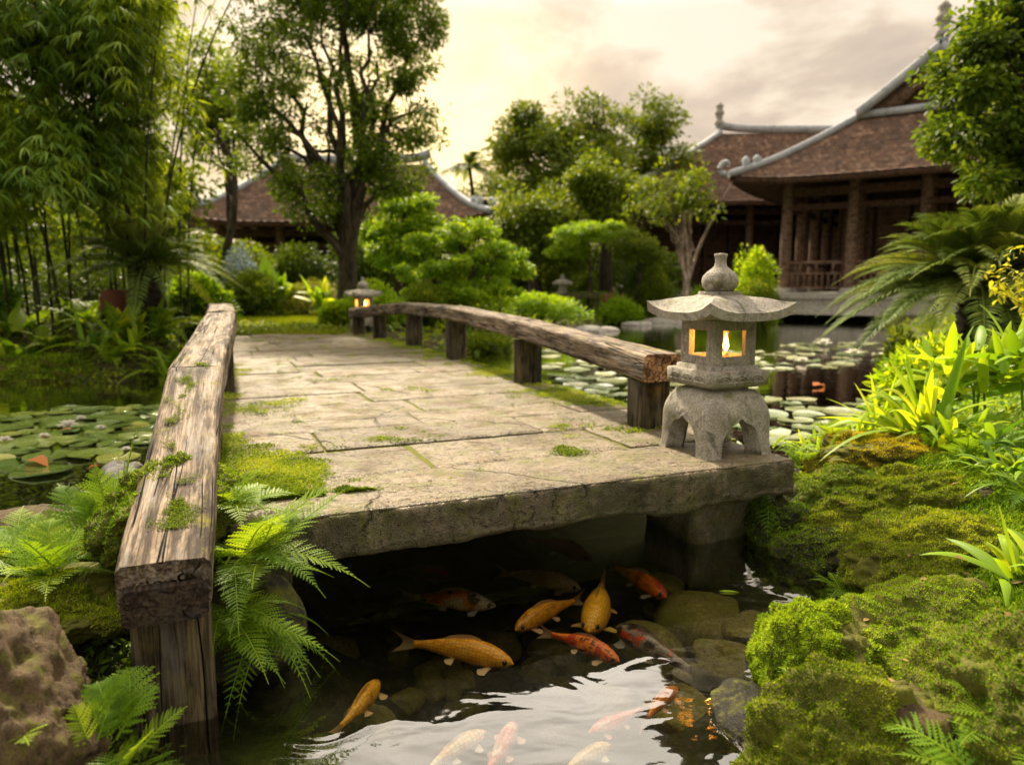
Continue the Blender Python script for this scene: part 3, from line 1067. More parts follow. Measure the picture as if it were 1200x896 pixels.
def lantern(c, ang, sc, label, glow, power):
    root = empty('stone_lantern', c, label, 'lantern')
    # four-legged stand with ogee arches
    mb = MB()
    W = np.unique(np.concatenate([np.linspace(-1, 1, 41), np.array([-.585, -.58, -.575, .575, .58, .585])]))
    wa, ah = .58, .150

    def arch(w):
        a = np.abs(w)
        r = np.where(a < wa, ah * (1 - (a / wa) ** 3.2) ** .42 + .022 * np.exp(-(w / .10) ** 2) - .006, 0)
        return np.maximum(r, 0)

    def half(z):
        q = np.clip(z / .275, 0, 1)
        return .178 - .004 * q - .046 * np.clip((q - .55) / .45, 0, 1) ** 2.2 + .008 * np.clip(1 - q / .25, 0, 1) ** 2
    NZ = 16
    for fi in range(4):
        a = fi * PI / 2
        R = np.array([[math.cos(a), -math.sin(a)], [math.sin(a), math.cos(a)]])
        zl = arch(W)
        T = np.linspace(0, 1, NZ)
        Z = zl[:, None] + (.275 - zl[:, None]) * T[None]
        surf = []
        for th, lift in ((0, 0.0), (.062, 0.0)):
            r = half(Z) - th
            p = 9.0
            x, y = W[:, None] * np.ones_like(Z), -np.ones_like(Z)
            nn = (np.abs(x) ** p + 1) ** (1 / p)
            x, y = x / nn * r, y / nn * r
            xy = np.stack([x, y], -1) @ R.T
            G = np.concatenate([xy, Z[..., None]], -1)
            if th == 0:
                # carved groove following the arch
                band = np.exp(-((Z - zl[:, None] - .016) / .006) ** 2) * (np.abs(W[:, None]) < .8)
                G[..., :2] *= (1 - .018 * band)[..., None]
                G = G + .0018 * fbm(G * 30, fi, 3)[..., None]
            surf.append(G)
        mb.grid(surf[0], flip=False)
        mb.grid(surf[1], flip=True)
        rim = np.stack([surf[0][:, 0], surf[1][:, 0]], 1)
        mb.grid(rim, flip=True)
    sq_loft(mb, [(.13, .262), (.132, .272), (.10, .282), (.10, .294)], 6)
    obj('stand', place(mb, c, ang, sc), M['lantern_stone'], root)
    # carved ledge
    mb = MB()
    sq_loft(mb, [(.128, .292), (.150, .302), (.156, .306), (.158, .362), (.150, .366), (.128, .368), (.126, .384), (.116, .386)], 8, 30)
    for fi in range(4):
        a = fi * PI / 2
        R = np.array([[math.cos(a), -math.sin(a), 0], [math.sin(a), math.cos(a), 0], [0, 0, 1]])
        for cx in (-.085, 0, .085):
            for rr, z0 in ((.032, .322), (.019, .323)):
                tt = np.linspace(.1 * PI, .9 * PI, 12)
                pts = np.stack([cx + rr * 1.1 * np.cos(tt), np.full(12, -.1585), z0 + rr * .75 * np.sin(tt)], -1)
                mb.tube(pts @ R.T, np.concatenate([[.001], np.full(10, .0042), [.001]]), 5)
            pts = np.stack([cx + np.linspace(-.036, .036, 6), np.full(6, -.1585), np.full(6, .318)], -1)
            mb.tube(pts @ R.T, .0035, 5)
    obj('ledge', place(mb, c, ang, sc), M['lantern_stone'], root)
    # light box with a window in each side
    mb = MB()
    r, z0, z1 = .112, .385, .578
    wz0, wz1, ww = .425, .535, .060
    th = .026
    for fi in range(4):
        a = fi * PI / 2
        R = np.array([[math.cos(a), -math.sin(a), 0], [math.sin(a), math.cos(a), 0], [0, 0, 1]])
        xs = [-r, -ww, ww, r]
        zs = [z0, wz0, wz1, z1]
        for i in range(3):
            for j in range(3):
                if i == 1 and j == 1:
                    continue
                for y, fl in ((-r, False), (-r + th, True)):
                    lim = r if y == -r else r - th
                    x0, x1 = max(xs[i], -lim), min(xs[i + 1], lim)
                    gx, gz = np.meshgrid(np.linspace(x0, x1, 6), np.linspace(zs[j], zs[j + 1], 6), indexing='ij')
                    yy = np.full_like(gx, y)
                    if y == -r:     # a shallow sunk field round the window
                        f = np.minimum(np.minimum(gx + r, r - gx) / .03, np.minimum(gz - z0, z1 - gz) / .03)
                        yy = yy + .004 * smooth(.6, 1.0, f)
                    mb.grid(np.stack([gx, yy, gz], -1) @ R.T, flip=fl)
        # reveals
        for (xa, za), (xb, zb) in [((-ww, wz0), (ww, wz0)), ((ww, wz0), (ww, wz1)), ((ww, wz1), (-ww, wz1)), ((-ww, wz1), (-ww, wz0))]:
            q = np.array([[[xa, -r + .004, za], [xa, -r + th, za]], [[xb, -r + .004, zb], [xb, -r + th, zb]]])
            mb.grid(q @ R.T)
    sq_loft(mb, [(.108, .380), (.108, .388)], 4, 30)
    sq_loft(mb, [(.108, .572), (.108, .582)], 4, 30)
    lb = obj('light_box', place(mb, c, ang, sc), M['lantern_stone'], root)
    # roof with upturned corners
    mb = MB()
    NW, NV = 33, 22
    w = np.linspace(-1, 1, NW)
    v = np.linspace(0, 1, NV)
    r0, rt = .214, .066

    def roofpt(w, v, under=False):
        q = v
        rr = r0 + (rt - r0) * q
        zz = .612 + .074 * (.62 * q + .38 * q ** 1.5) + .016 * np.sin(q * PI) ** 1.5
        zz = zz + .046 * np.abs(w) ** 3.2 * (1 - q) ** 2.2
        rr = rr * (1 + .05 * np.abs(w) ** 4 * (1 - q))
        x, y = w * rr, -rr * np.ones_like(w)
        if under:
            zz = .578 + .034 * np.abs(w) ** 3.2 * (1 - q) ** 1.5 + 0.0 * q
        return np.stack([x, y, zz], -1)
    Wm, Vm = np.meshgrid(w, v, indexing='ij')
    for fi in range(4):
        a = fi * PI / 2
        R = np.array([[math.cos(a), -math.sin(a), 0], [math.sin(a), math.cos(a), 0], [0, 0, 1]])
        top = roofpt(Wm, Vm)
        und = roofpt(Wm, Vm * .9, True)
        und[..., :2] *= .985
        top = top + .0022 * fbm(top * 22 + fi, 8, 4)[..., None]
        mb.grid(top @ R.T)
        mb.grid(und @ R.T, flip=True)
        mb.grid(np.stack([top[:, 0], und[:, 0]], 1) @ R.T, flip=True)
    sq_loft(mb, [(.066, .672), (.068, .692), (.064, .699)], 6, 20)
    sq_loft(mb, [(.10, .574), (.10, .60)], 4, 30)
    obj('roof', place(mb, c, ang, sc), M['lantern_stone'], root)
    mb = MB()
    mb.lathe((0, 0, 0), [(.055, .698), (.060, .704), (.074, .720), (.079, .742), (.074, .764), (.058, .782), (.038, .797), (.027, .808), (.0235, .825), (.0245, .845), (.029, .852), (.028, .860), (.010, .863)], 32)
    obj('finial', place(mb, c, ang, sc), M['lantern_stone'], root)
    mb = MB()
    mb.lathe((.02, -.03, 0), [(.014, .388), (.0145, .42), (.012, .438), (.003, .44)], 12)
    cd = obj('candle', place(mb, c, ang, sc), M['wax'], root)
    mb = MB()
    mb.lathe((.02, -.03, 0), [(.002, .442), (.011, .456), (.0125, .466), (.008, .49), (.0025, .512), (.0005, .522)], 10)
    fl = obj('flame', place(mb, c, ang, sc), M['flame'], root)
    fl.parent = cd
    L = bpy.data.lights.new('lantern_light', 'POINT')
    L.energy = power
    L.color = (1, .36, .05)
    L.shadow_soft_size = .012 * sc
    lo = bpy.data.objects.new('lantern_light', L)
    COL.objects.link(lo)
    lo.location = [float(x) for x in (np.asarray(c) + np.array([0.0, 0.0, .50 * sc]))]
    return root


LC = br(2.575, 2.075, DECK - .003)
lantern(LC, BA, 1.0, 'large grey stone lantern with lit windows standing on the near corner of the bridge', True, 1.5)
far_c = br(11.22, 2.28, 0)
far_c[2] = .42
lantern(far_c, BA + .1, 1.02, 'smaller looking lit stone lantern among shrubs at the far end of the right railing', True, 3.0)
# ------------------------------------------------------------------ vegetation
Zup = np.array([0, 0, 1.0])


def rnd_dirs(n, rng, zmin=-1.0, zmax=1.0):
    z = rng.uniform(zmin, zmax, n)
    a = rng.uniform(0, 2 * PI, n)
    r = np.sqrt(1 - z * z)
    return np.stack([r * np.cos(a), r * np.sin(a), z], -1)


def leaf_cloud(mb, C, D, length, width, rng, tpl=LEAF4, droop=.3, tint=None, nrm_up=.6):
    """leaves at points C pointing roughly along D"""
    n = len(C)
    D = unit(D + rng.normal(0, .45, (n, 3)) - np.array([0, 0, droop]))
    nz = unit(rng.normal(0, .6, (n, 3)) + Zup * nrm_up * 1.6)
    B = unit(np.cross(nz, D))
    N = np.cross(D, B)
    L = length * rng.uniform(.65, 1.25, n)
    mb.scatter(*tpl, C, D, B, N, L, L * width, L * .5, np.clip(rng.normal(.5, .22, n), 0, 1) if tint is None else tint)


def clusters(blobs, k, rng, shell=.55):
    """k cluster centres spread through ellipsoid blobs [(cx,cy,cz,rx,ry,rz)], denser towards the outside"""
    w = np.array([b[3] * b[4] * b[5] for b in blobs]) ** .7
    idx = rng.choice(len(blobs), k, p=w / w.sum())
    B = np.array(blobs)[idx]
    r = rng.uniform(0, 1, k) ** (1 / 3)
    r = shell + (1 - shell) * r if shell < 1 else r
    r = np.where(rng.random(k) < .25, rng.uniform(.1, 1, k), r)
    return B[:, :3] + rnd_dirs(k, rng) * r[:, None] * B[:, 3:], idx


def tree(name, base, blobs, label, cat, leaf, bark, seed, nclu=70, nleaf=260, lsize=.10, lwid=.5, cr=.45, trunk_r=.15, limbs=7, fork=.45,
         tpl=LEAF4, group=None, lean=(0, 0), stems=1, flat=.75, twig=1.0, top=None):
    rng = np.random.default_rng(seed)
    base = np.asarray(base, float)
    root = empty(name, base, label, cat, group)
    C, idx = clusters(blobs, nclu, rng)
    mb = MB()
    bl = np.array(blobs)
    cen = (bl[:, :3] * bl[:, 3:4]).sum(0) / bl[:, 3].sum()
    ztop = top or (bl[:, 2] + bl[:, 5]).max()
    zlow = (bl[:, 2] - bl[:, 5]).min()
    for st in range(stems):
        b = base + (np.append(rng.normal(0, trunk_r * 1.6, 2), 0) if stems > 1 else 0)
        tip = np.array([cen[0] + lean[0] + (rng.normal(0, .8) if stems > 1 else 0), cen[1] + lean[1], cen[2] + (ztop - cen[2]) * .45])
        t = np.linspace(0, 1, 16)[:, None]
        bend = np.array([rng.normal(0, .12), rng.normal(0, .12), 0]) * (ztop - base[2])
        trunk = b + (tip - b) * t + np.sin(t * PI) * bend * .6 + fbm(np.concatenate([t * 4, t * 0 + st, t * 0], 1) + seed, seed, 3)[:, None] * np.array([1, 1, 0]) * trunk_r * 1.2
        rad = trunk_r * (1 - .8 * t[:, 0]) * (1 + .55 * np.exp(-t[:, 0] * 16))
        trunk[0, 2] -= .15
        mb.tube(trunk, rad, 10)
        nl = max(2, limbs // stems)
        mine = np.where(np.arange(nclu) % stems == st)[0]
        # limbs: to seeds picked among clusters, twigs from the closest limb
        seeds = mine[rng.permutation(len(mine))[:nl]]
        polys = [(trunk, rad)]
        for sidx in seeds:
            f = np.clip(fork + rng.uniform(-.12, .35), .2, .95)
            i0 = int(f * 15)
            p0, r0 = trunk[i0], rad[i0] * .62
            p3 = C[sidx]
            mid = p0 + (p3 - p0) * .5 + np.array([0, 0, .10]) * np.linalg.norm(p3 - p0) + rng.normal(0, .06, 3) * np.linalg.norm(p3 - p0)
            tt = np.linspace(0, 1, 10)[:, None]
            q = (1 - tt) ** 2 * p0 + 2 * tt * (1 - tt) * mid + tt ** 2 * p3
            q[1:-1] += rng.normal(0, .02, (8, 3)) * np.linalg.norm(p3 - p0)
            rr = r0 * (1 - .78 * tt[:, 0])
            mb.tube(q, rr, 7)
            polys.append((q, rr))
        AP = np.vstack([p[4:] for p, _ in polys])
        AR = np.concatenate([r[4:] for _, r in polys])
        for ci in mine:
            d = np.linalg.norm(AP - C[ci], axis=1)
            j = d.argmin()
            p0 = AP[j]
            if d[j] < .05:
                continue
            tt = np.linspace(0, 1, 6)[:, None]
            q = p0 + (C[ci] - p0) * tt + np.sin(tt * PI) * rng.normal(0, .10, 3) * d[j]
            mb.tube(q, np.minimum(AR[j] * .6, trunk_r * .16) * twig * (1 - .75 * tt[:, 0]), 5, cap=False)
    obj('trunk', mb, bark, root)
    mb = MB()
    per = (nleaf * rng.uniform(.5, 1.5, nclu)).astype(int)
    ii = np.repeat(np.arange(nclu), per)
    off = rnd_dirs(len(ii), rng) * (rng.random(len(ii)) ** .5)[:, None] * cr * np.array([1, 1, flat]) * rng.uniform(.7, 1.25, nclu)[ii][:, None]
    P = C[ii] + off
    # uneven outline: drop leaves where a noise field is low
    keep = fbm(P * (1.1 / cr * .5), seed, 3) > -.28
    P, off, ii = P[keep], off[keep], ii[keep]
    tint = np.clip(.5 + .28 * (rng.random(nclu)[ii] - .5) + rng.normal(0, .2, len(ii)), 0, 1)
    leaf_cloud(mb, P, unit(off), lsize, lwid, rng, tpl, .35, tint)
    obj('crown', mb, leaf, root)
    return root


def gz(x, y):
    return float(H(np.array([x]), np.array([y]))[0])


def blobpx(px, py, d, rw, rh, rd=None):
    """ellipsoid from picture size: centre pixel, distance, half width and half height in pixels"""
    c = at(px, py, d)
    k = d / F
    return (c[0], c[1], c[2], rw * k, rd if rd else rw * k * .9, rh * k)


def shrub(px, pyb, d, hw, h, label, leaf, seed, n=9000, lsize=.06, lwid=.5, lump=.35, name='shrub', cat='shrub', tpl=LEAF4, lobes=None, group=None, zb=None, flat=1.0):
    """a bush: lumpy mass of leaves over a few woody stems; pixel base, half width and height"""
    rng = np.random.default_rng(seed)
    c = at(px, pyb, d)
    z0 = gz(c[0], c[1]) if zb is None else zb
    base = np.array([c[0], c[1], z0])
    k = d / F
    W = hw * k
    ztop = at(px, pyb - h, d)[2]
    Hh = max(ztop - z0, .1)
    lb = lobes or max(4, int(6 + hw / 12))
    bl = []
    for i in range(lb):
        a = rng.uniform(0, 2 * PI)
        r = rng.uniform(.1, .72)
        hh = rng.uniform(.45, 1.0) * (1 - .45 * r * r)
        bl.append((base[0] + W * r * math.cos(a), base[1] + W * .8 * r * math.sin(a), z0 + Hh * (hh - .28), W * rng.uniform(.3, .5), W * rng.uniform(.3, .5), Hh * rng.uniform(.22, .32) * flat))
    bl.append((base[0], base[1], z0 + Hh * .4, W * .75, W * .65, Hh * .42))
    bl = np.array(bl)
    w = bl[:, 3] * bl[:, 5]
    idx = rng.choice(len(bl), n, p=w / w.sum())
    dirs = rnd_dirs(n, rng, -.6, 1)
    rr = 1 - .5 * rng.random(n) ** 2.2
    P = bl[idx, :3] + dirs * rr[:, None] * bl[idx, 3:] * (1 + lump * fbm(dirs * 2.5 + idx[:, None] * 3.1, seed, 2))[:, None]
    keep = P[:, 2] > z0 + .01
    P, dirs, idx = P[keep], dirs[keep], idx[keep]
    tint = np.clip(.45 + .3 * (rng.random(len(bl))[idx] - .5) + rng.normal(0, .2, len(P)), 0, 1)
    root = empty(name, base, label, cat, group)
    mb = MB()
    leaf_cloud(mb, P, dirs + np.array([0, 0, .2]), lsize, lwid, rng, tpl, .15, tint)
    obj('foliage', mb, leaf, root)
    mb = MB()
    for i in range(min(lb, 7)):
        t = np.linspace(0, 1, 6)[:, None]
        tgt = bl[i, :3]
        b = base + np.append(rng.normal(0, W * .12, 2), -.05)
        mb.tube(b + (tgt - b) * t + np.sin(t * PI) * rng.normal(0, .06, 3) * Hh, (.02 + .012 * Hh) * (1 - .7 * t[:, 0]), 6)
    obj('stem', mb, M['bark'], root)
    return root


def frond(mb, p0, az, L, el, droop, rng, npair=22, pw=.22, tint=.5, pinna=None, ang=1.15, twist=0.0, rach=.004, shape=1.0, pwid=.2, v_up=.15):
    """one fern or palm frond: a curved midrib with paired leaflets"""
    t = np.linspace(0, 1, 24)
    h = np.array([math.cos(az), math.sin(az), 0])
    P = p0 + L * (t[:, None] * math.cos(el) * h + (t * math.sin(el) - droop * t ** 2)[:, None] * Zup)
    side0 = np.array([-math.sin(az), math.cos(az), 0])
    P = P + side0 * (twist * L * t ** 2)[:, None]
    mb.tube(P, rach * (1 - .8 * t), 5, tint=min(1, tint + .25), cap=False)
    T = unit(np.gradient(P, axis=0))
    ti = np.linspace(.10, .985, npair)
    pos = np.stack([np.interp(ti, t, P[:, i]) for i in range(3)], -1)
    tan = unit(np.stack([np.interp(ti, t, T[:, i]) for i in range(3)], -1))
    S = unit(np.cross(tan, Zup))
    N = np.cross(S, tan)
    prof = np.sin(np.clip(ti * 1.02 + .06, 0, 1) ** .62 * PI) ** shape
    prof = np.maximum(prof, .06) * np.where(ti > .9, (1 - ti) / .1 * .6 + .4, 1)
    tv, tq, tt = pinna or BLADE
    for sg in (1, -1):
        a = ang * (1 - .35 * ti)
        D = unit(tan * np.cos(a)[:, None] + S * sg * np.sin(a)[:, None] + N * v_up + rng.normal(0, .06, (npair, 3)))
        B = unit(np.cross(N, D))
        Nn = np.cross(D, B)
        ln = L * pw * prof * rng.uniform(.88, 1.1, npair)
        mb.scatter(tv, tq, tt, pos, D, B, Nn, ln, np.maximum(L * pw * pwid * (.4 + .6 * prof), .003), ln, np.clip(tint + rng.normal(0, .1, npair), 0, 1))


def lobed_pinna(nl=7):
    """a pinna with toothed edges"""
    v, t = [], []
    xs = np.linspace(0, 1, nl + 1)
    wv = np.sin(np.clip(xs * .9 + .1, 0, 1) ** .7 * PI) * .5 + .06
    for i, x in enumerate(xs):
        v.append((x, 0, .06 * x - .12 * x * x))
    for sg in (1, -1):
        for i in range(nl):
            b = len(v)
            x0, x1 = xs[i], xs[i + 1]
            v.append((x0 + .9 * (x1 - x0) + .05, sg * wv[i] * 1.0, .03 - .12 * x1 * x1))
            t.append((i, i + 1, b) if sg < 0 else (i, b, i + 1))
    return np.array(v), None, np.array(t)


LOBED = lobed_pinna()


def fern(base, L, nf, label, leaf, seed, az=(0, 2 * PI), el=(.5, 1.2), droop=(.35, .8), npair=22, pw=.2, group=None, name='fern', pinna=LOBED, pwid=.19, tint=.5, shape=1.0):
    rng = np.random.default_rng(seed)
    base = np.asarray(base, float)
    mb = MB()
    for i in range(nf):
        a = az[0] + (az[1] - az[0]) * (i + rng.uniform(.2, .8)) / nf
        b = base + np.append(rng.normal(0, .02 + .03 * L, 2), rng.uniform(-.02, .01))
        frond(mb, b, a, L * rng.uniform(.6, 1.1), rng.uniform(*el), rng.uniform(*droop), rng, npair, pw, float(np.clip(tint + rng.normal(0, .18), 0, 1)), pinna, 1.2, rng.normal(0, .12), .0035 if L < .6 else .006, shape, pwid)
    return obj(name, mb, leaf, base=base, label=label, cat='fern', group=group)


def blades_plant(base, n, L, W, label, leaf, seed, name='plant', cat='plant', el=(.5, 1.45), az=(0, 2 * PI), droop=(.2, .9), stemh=0.0, group=None, spread=.03, parts=True, fold=.18):
    """strap- or lance-leaved rosette; every leaf a curved folded blade"""
    rng = np.random.default_rng(seed)
    base = np.asarray(base, float)
    mb = MB()
    for i in range(n):
        a = rng.uniform(*az)
        e = rng.uniform(*el)
        l = L * rng.uniform(.55, 1.1)
        w = W * rng.uniform(.75, 1.2)
        dr = rng.uniform(*droop)
        k = 10
        t = np.linspace(0, 1, k)
        h = np.array([math.cos(a), math.sin(a), 0])
        p0 = base + np.append(rng.normal(0, spread, 2), stemh * rng.uniform(.3, 1))
        P = p0 + l * (t[:, None] * math.cos(e) * h + (t * math.sin(e) - dr * math.cos(e * .6) * t ** 2.2)[:, None] * Zup)
        T = unit(np.gradient(P, axis=0))
        tw = rng.normal(0, .35)
        S = np.array([-math.sin(a), math.cos(a), 0])
        N = unit(np.cross(S, T))
        S2 = S * math.cos(tw) + N * math.sin(tw)
        N2 = N * math.cos(tw) - S * math.sin(tw)
        wp = w * np.sin(np.clip(t * .93 + .07, 0, 1) ** .75 * PI) ** .8 * .5 + .001
        wp[-1] = .0008
        G = np.stack([P - S2 * wp[:, None] + N2 * (wp * fold * 2)[:, None], P, P + S2 * wp[:, None] + N2 * (wp * fold * 2)[:, None]], 1)
        mb.grid(G, tint=float(np.clip(rng.normal(.5, .25), 0, 1)))
    if stemh > 0:
        for i in range(3):
            t = np.linspace(0, 1, 5)[:, None]
            b = base + np.append(rng.normal(0, spread, 2), -.03)
            mb.tube(b + t * np.array([rng.normal(0, .03), rng.normal(0, .03), stemh]), .006, 6, tint=.2)
    return obj(name, mb, leaf, base=base, label=label, cat=cat, group=group)


# ---- bamboo clump, far left
def bamboo():
    rng = np.random.default_rng(77)
    c = at(75, 330, 9.6)
    base = np.array([c[0], c[1], gz(c[0], c[1])])
    root = empty('bamboo_clump', base, 'tall clump of dark bamboo culms with dense drooping leaves on the left bank', 'bamboo')
    tips = []
    for i in range(40):
        px = rng.uniform(-70, 225)
        d = rng.uniform(9.0, 10.8)
        b = at(px, 330, d)
        b[2] = gz(b[0], b[1]) - .05
        h = rng.uniform(4.2, 6.2)
        lean = np.array([rng.normal(.30 * (px - 60) / 150, .25), rng.normal(-.25, .25), 0])
        t = np.linspace(0, 1, 14)[:, None]
        P = b + t * np.array([0, 0, h]) + lean * t ** 2 * 1.9
        P[:, 2] -= (.5 * t[:, 0] ** 3) * h * .22
        r = .019 * (1 - .75 * t[:, 0])
        mb = MB()
        mb.tube(P, r, 7)
        for q in np.linspace(.05, .7, 12):
            pp = np.array([np.interp(q, t[:, 0], P[:, j]) for j in range(3)])
            mb.tube(np.array([pp - [0, 0, .008], pp, pp + [0, 0, .008]]), np.array([1, 1.35, 1]) * .019 * (1 - .75 * q), 7, cap=False)
        obj('culm', mb, M['culm'], root)
        tips.append(P)
    mb, mbf = MB(), MB()
    A = np.vstack([p[4:] for p in tips])
    n = 6800
    O = A[rng.integers(0, len(A), n)] + rng.normal(0, .36, (n, 3))
    # extra sprays filling the mass seen to the upper left and its right shoulder
    ex = []
    for (px, py, d, rw, rh, m) in [(60, 60, 9, 150, 130, 1800), (150, 140, 9.4, 100, 90, 1500), (40, 200, 8.4, 110, 80, 1100), (195, 190, 10, 50, 70, 500), (120, 20, 8.6, 140, 60, 900)]:
        b = blobpx(px, py, d, rw, rh, .9)
        ex.append(np.array(b[:3]) + rnd_dirs(m, rng) * (rng.random(m) ** .45)[:, None] * np.array(b[3:]))
    O = np.vstack([O] + ex)
    # keep the mass open at its foot and on the right where the sky shows
    X = O[:, 0] / O[:, 1] * F + 600
    keep = (O[:, 2] > 1.9 + .5 * vnoise(O * 2.0, 4)) & (X < 222 + 60 * vnoise(O * 1.1, 8) - 25 * rng.random(len(O)) ** 2) & (fbm(O * 1.5, 12, 3) > -.10)
    O = O[keep]
    front = rng.random(len(O)) < .18
    for sel, m in ((~front, mb), (front, mbf)):
        Q = O[sel]
        k = len(Q)
        if m is mbf:
            Q = Q + np.array([.12, -.7, -.1])
        az = rng.uniform(0, 2 * PI, k)
        per = 7
        ii = np.repeat(np.arange(k), per)
        fan = np.tile(np.linspace(-1.15, 1.15, per), k) + rng.normal(0, .12, k * per)
        a = az[ii] + fan
        D = unit(np.stack([np.cos(a), np.sin(a), -.55 - .35 * np.abs(fan) * rng.random(k * per)], -1))
        Bv = unit(np.cross(D, Zup + rng.normal(0, .35, (k * per, 3))))
        L = rng.uniform(.13, .25, k * per)
        tint = np.clip(.45 + .75 * fbm(Q[ii] * 1.3, 31, 3) + rng.normal(0, .18, k * per) + .12 * (Q[ii, 0] + 6), 0, 1)
        m.scatter(*BLADE, Q[ii], D, Bv, np.cross(Bv, D), L, L * .135, L, tint)
    obj('foliage', mb, M['bamboo_leaf'], root)
    obj('foliage', mbf, M['bamboo_leaf_front'], root)
    # loose shoots against the sky to the right of the clump
    mb = MB()
    for (x0, y0, x1, y1) in [(150, -40, 258, 22), (130, 40, 232, 118), (170, -30, 205, 14), (190, 120, 262, 196), (120, 0, 190, 70), (180, 80, 240, 150)]:
        p0, p1 = at(x0, y0, 9.2), at(x1, y1, 8.9)
        t = np.linspace(0, 1, 9)[:, None]
        q = p0 + (p1 - p0) * t + np.sin(t * PI) * np.array([0, 0, .12])
        mb.tube(q, .006 * (1 - .7 * t[:, 0]), 5, tint=.2)
        Q = q[2:]
        per = 9
        ii = np.repeat(np.arange(len(Q)), per)
        D = unit((p1 - p0)[None] * .5 + rng.normal(0, .5, (len(ii), 3)) + np.array([0, 0, -.35]))
        Bv = unit(np.cross(D, Zup + rng.normal(0, .4, (len(ii), 3))))
        L = rng.uniform(.12, .21, len(ii))
        mb.scatter(*BLADE, Q[ii], D, Bv, np.cross(Bv, D), L, L * .13, L, rng.random(len(ii)))
    obj('shoot', mb, M['bamboo_leaf'], root)


bamboo()


# ---- cycads
def cycad(base, L, nf, label, seed, trunk_h, tr=.13, lo=-.15, npair=58, azr=(0, 2 * PI), leaf=None, pw=.17, name='cycad'):
    rng = np.random.default_rng(seed)
    base = np.asarray(base, float)
    root = empty(name, base, label, 'palm')
    mb = MB()
    z = np.linspace(-.1, trunk_h, 26)
    a = np.linspace(0, 2 * PI, 22, endpoint=False)
    r = tr * (1 + .13 * np.sin(z[:, None] * 70 + a[None] * 5) + .1 * rng.normal(0, 1, (26, 22)))
    mb.grid(np.stack([base[0] + r * np.cos(a), base[1] + r * np.sin(a), base[2] + np.broadcast_to(z[:, None], r.shape)], -1), closev=True, flip=True)
    mb.fan(np.stack([base[0] + tr * np.cos(a), base[1] + tr * np.sin(a), np.full(22, base[2] + trunk_h)], -1))
    obj('trunk', mb, M['dark_trunk'], root)
    mb = MB()
    top = base + np.array([0, 0, trunk_h])
    for i in range(nf):
        a = azr[0] + (azr[1] - azr[0]) * ((i * .61803) % 1.0)
        q = i / nf
        el = 1.35 - q * (1.35 - lo) + rng.normal(0, .08)
        frond(mb, top + np.array([math.cos(a), math.sin(a), 0]) * tr * .5, a, L * rng.uniform(.85, 1.1), el, .42 + .25 * q + rng.uniform(-.06, .06), rng, npair, pw, float(np.clip(.5 - .25 * (q - .5) + rng.normal(0, .15), 0, 1)), BLADE, 1.05, rng.normal(0, .06), .012, .55, .085, .35)
    obj('crown', mb, leaf or M['cycad_leaf'], root)
    return root


c = at(172, 350, 9.4)
cycad((c[0], c[1], gz(c[0], c[1])), 1.35, 46, 'dark cycad palm with a thick black trunk beside the bamboo clump', 3, .78, .17, .05)
c = at(1150, 350, 6.6)
cycad((c[0], c[1], gz(c[0], c[1])), 1.36, 120, 'large sago cycad with arching stiff fronds on the right bank of the pond', 9, .86, .17, .12, 66)

# coconut palm far behind, against the bright sky
b = at(545, 330, 42)
b[2] = .45
rng = np.random.default_rng(4)
root = empty('coconut_palm', b, 'small distant palm silhouetted against the bright horizon', 'palm')
topz = at(545, 196, 42)[2]
mb = MB()
t = np.linspace(0, 1, 14)[:, None]
mb.tube(b + t * np.array([.3, 0, topz - b[2]]) + np.sin(t * PI) * np.array([.4, 0, 0]), .17 * (1 - .4 * t[:, 0]), 10)
obj('trunk', mb, M['bark'], root)
mb = MB()
for i in range(22):
    a = i * 2.399
    frond(mb, np.array([b[0] + .3, b[1], topz]), a, rng.uniform(1.7, 2.3), rng.uniform(-.1, 1.1), rng.uniform(.4, .9), rng, 40, .26, .5, BLADE, 1.0, 0, .03, .5, .11, 0)
obj('crown', mb, M['far_leaf'], root)

# ---- the big tree left of the centre
b = at(402, 330, 15)
b[2] = .42
tree('broadleaf_tree', b, [blobpx(405, 60, 15, 105, 95, 1.4), blobpx(330, 40, 15, 55, 80, 1.1), blobpx(470, 30, 15, 52, 55, 1.0), blobpx(455, 150, 14.6, 55, 55, .9), blobpx(330, 165, 15, 55, 65, .9), blobpx(405, 215, 15, 72, 42, .9), blobpx(400, -40, 15, 110, 50, 1.2), blobpx(380, 225, 14.8, 50, 34, .8), blobpx(448, 190, 14.8, 50, 36, .8), blobpx(490, 100, 15, 38, 70, .8), blobpx(300, 110, 15, 34, 60, .8)],
     'tall airy broadleaf tree with dark forked trunk standing behind the lawn', 'tree', M['tree_leaf'], M['bark'], 14, 290, 205, .095, .5, .33, .20, 18, .26, LEAF4)

# ---- trees behind the pond
def bt(px, d, blobs, label, seed, **kw):
    b = at(px, 335, d)
    b[2] = .45
    a = dict(nclu=90, nleaf=230, lsize=.22, cr=.85, trunk_r=.28, limbs=10, leaf=M['far_leaf'], bark=M['bark'])
    a.update(kw)
    leaf, bark = a.pop('leaf'), a.pop('bark')
    return tree('broadleaf_tree', b, blobs, label, 'tree', leaf, bark, seed, **a)


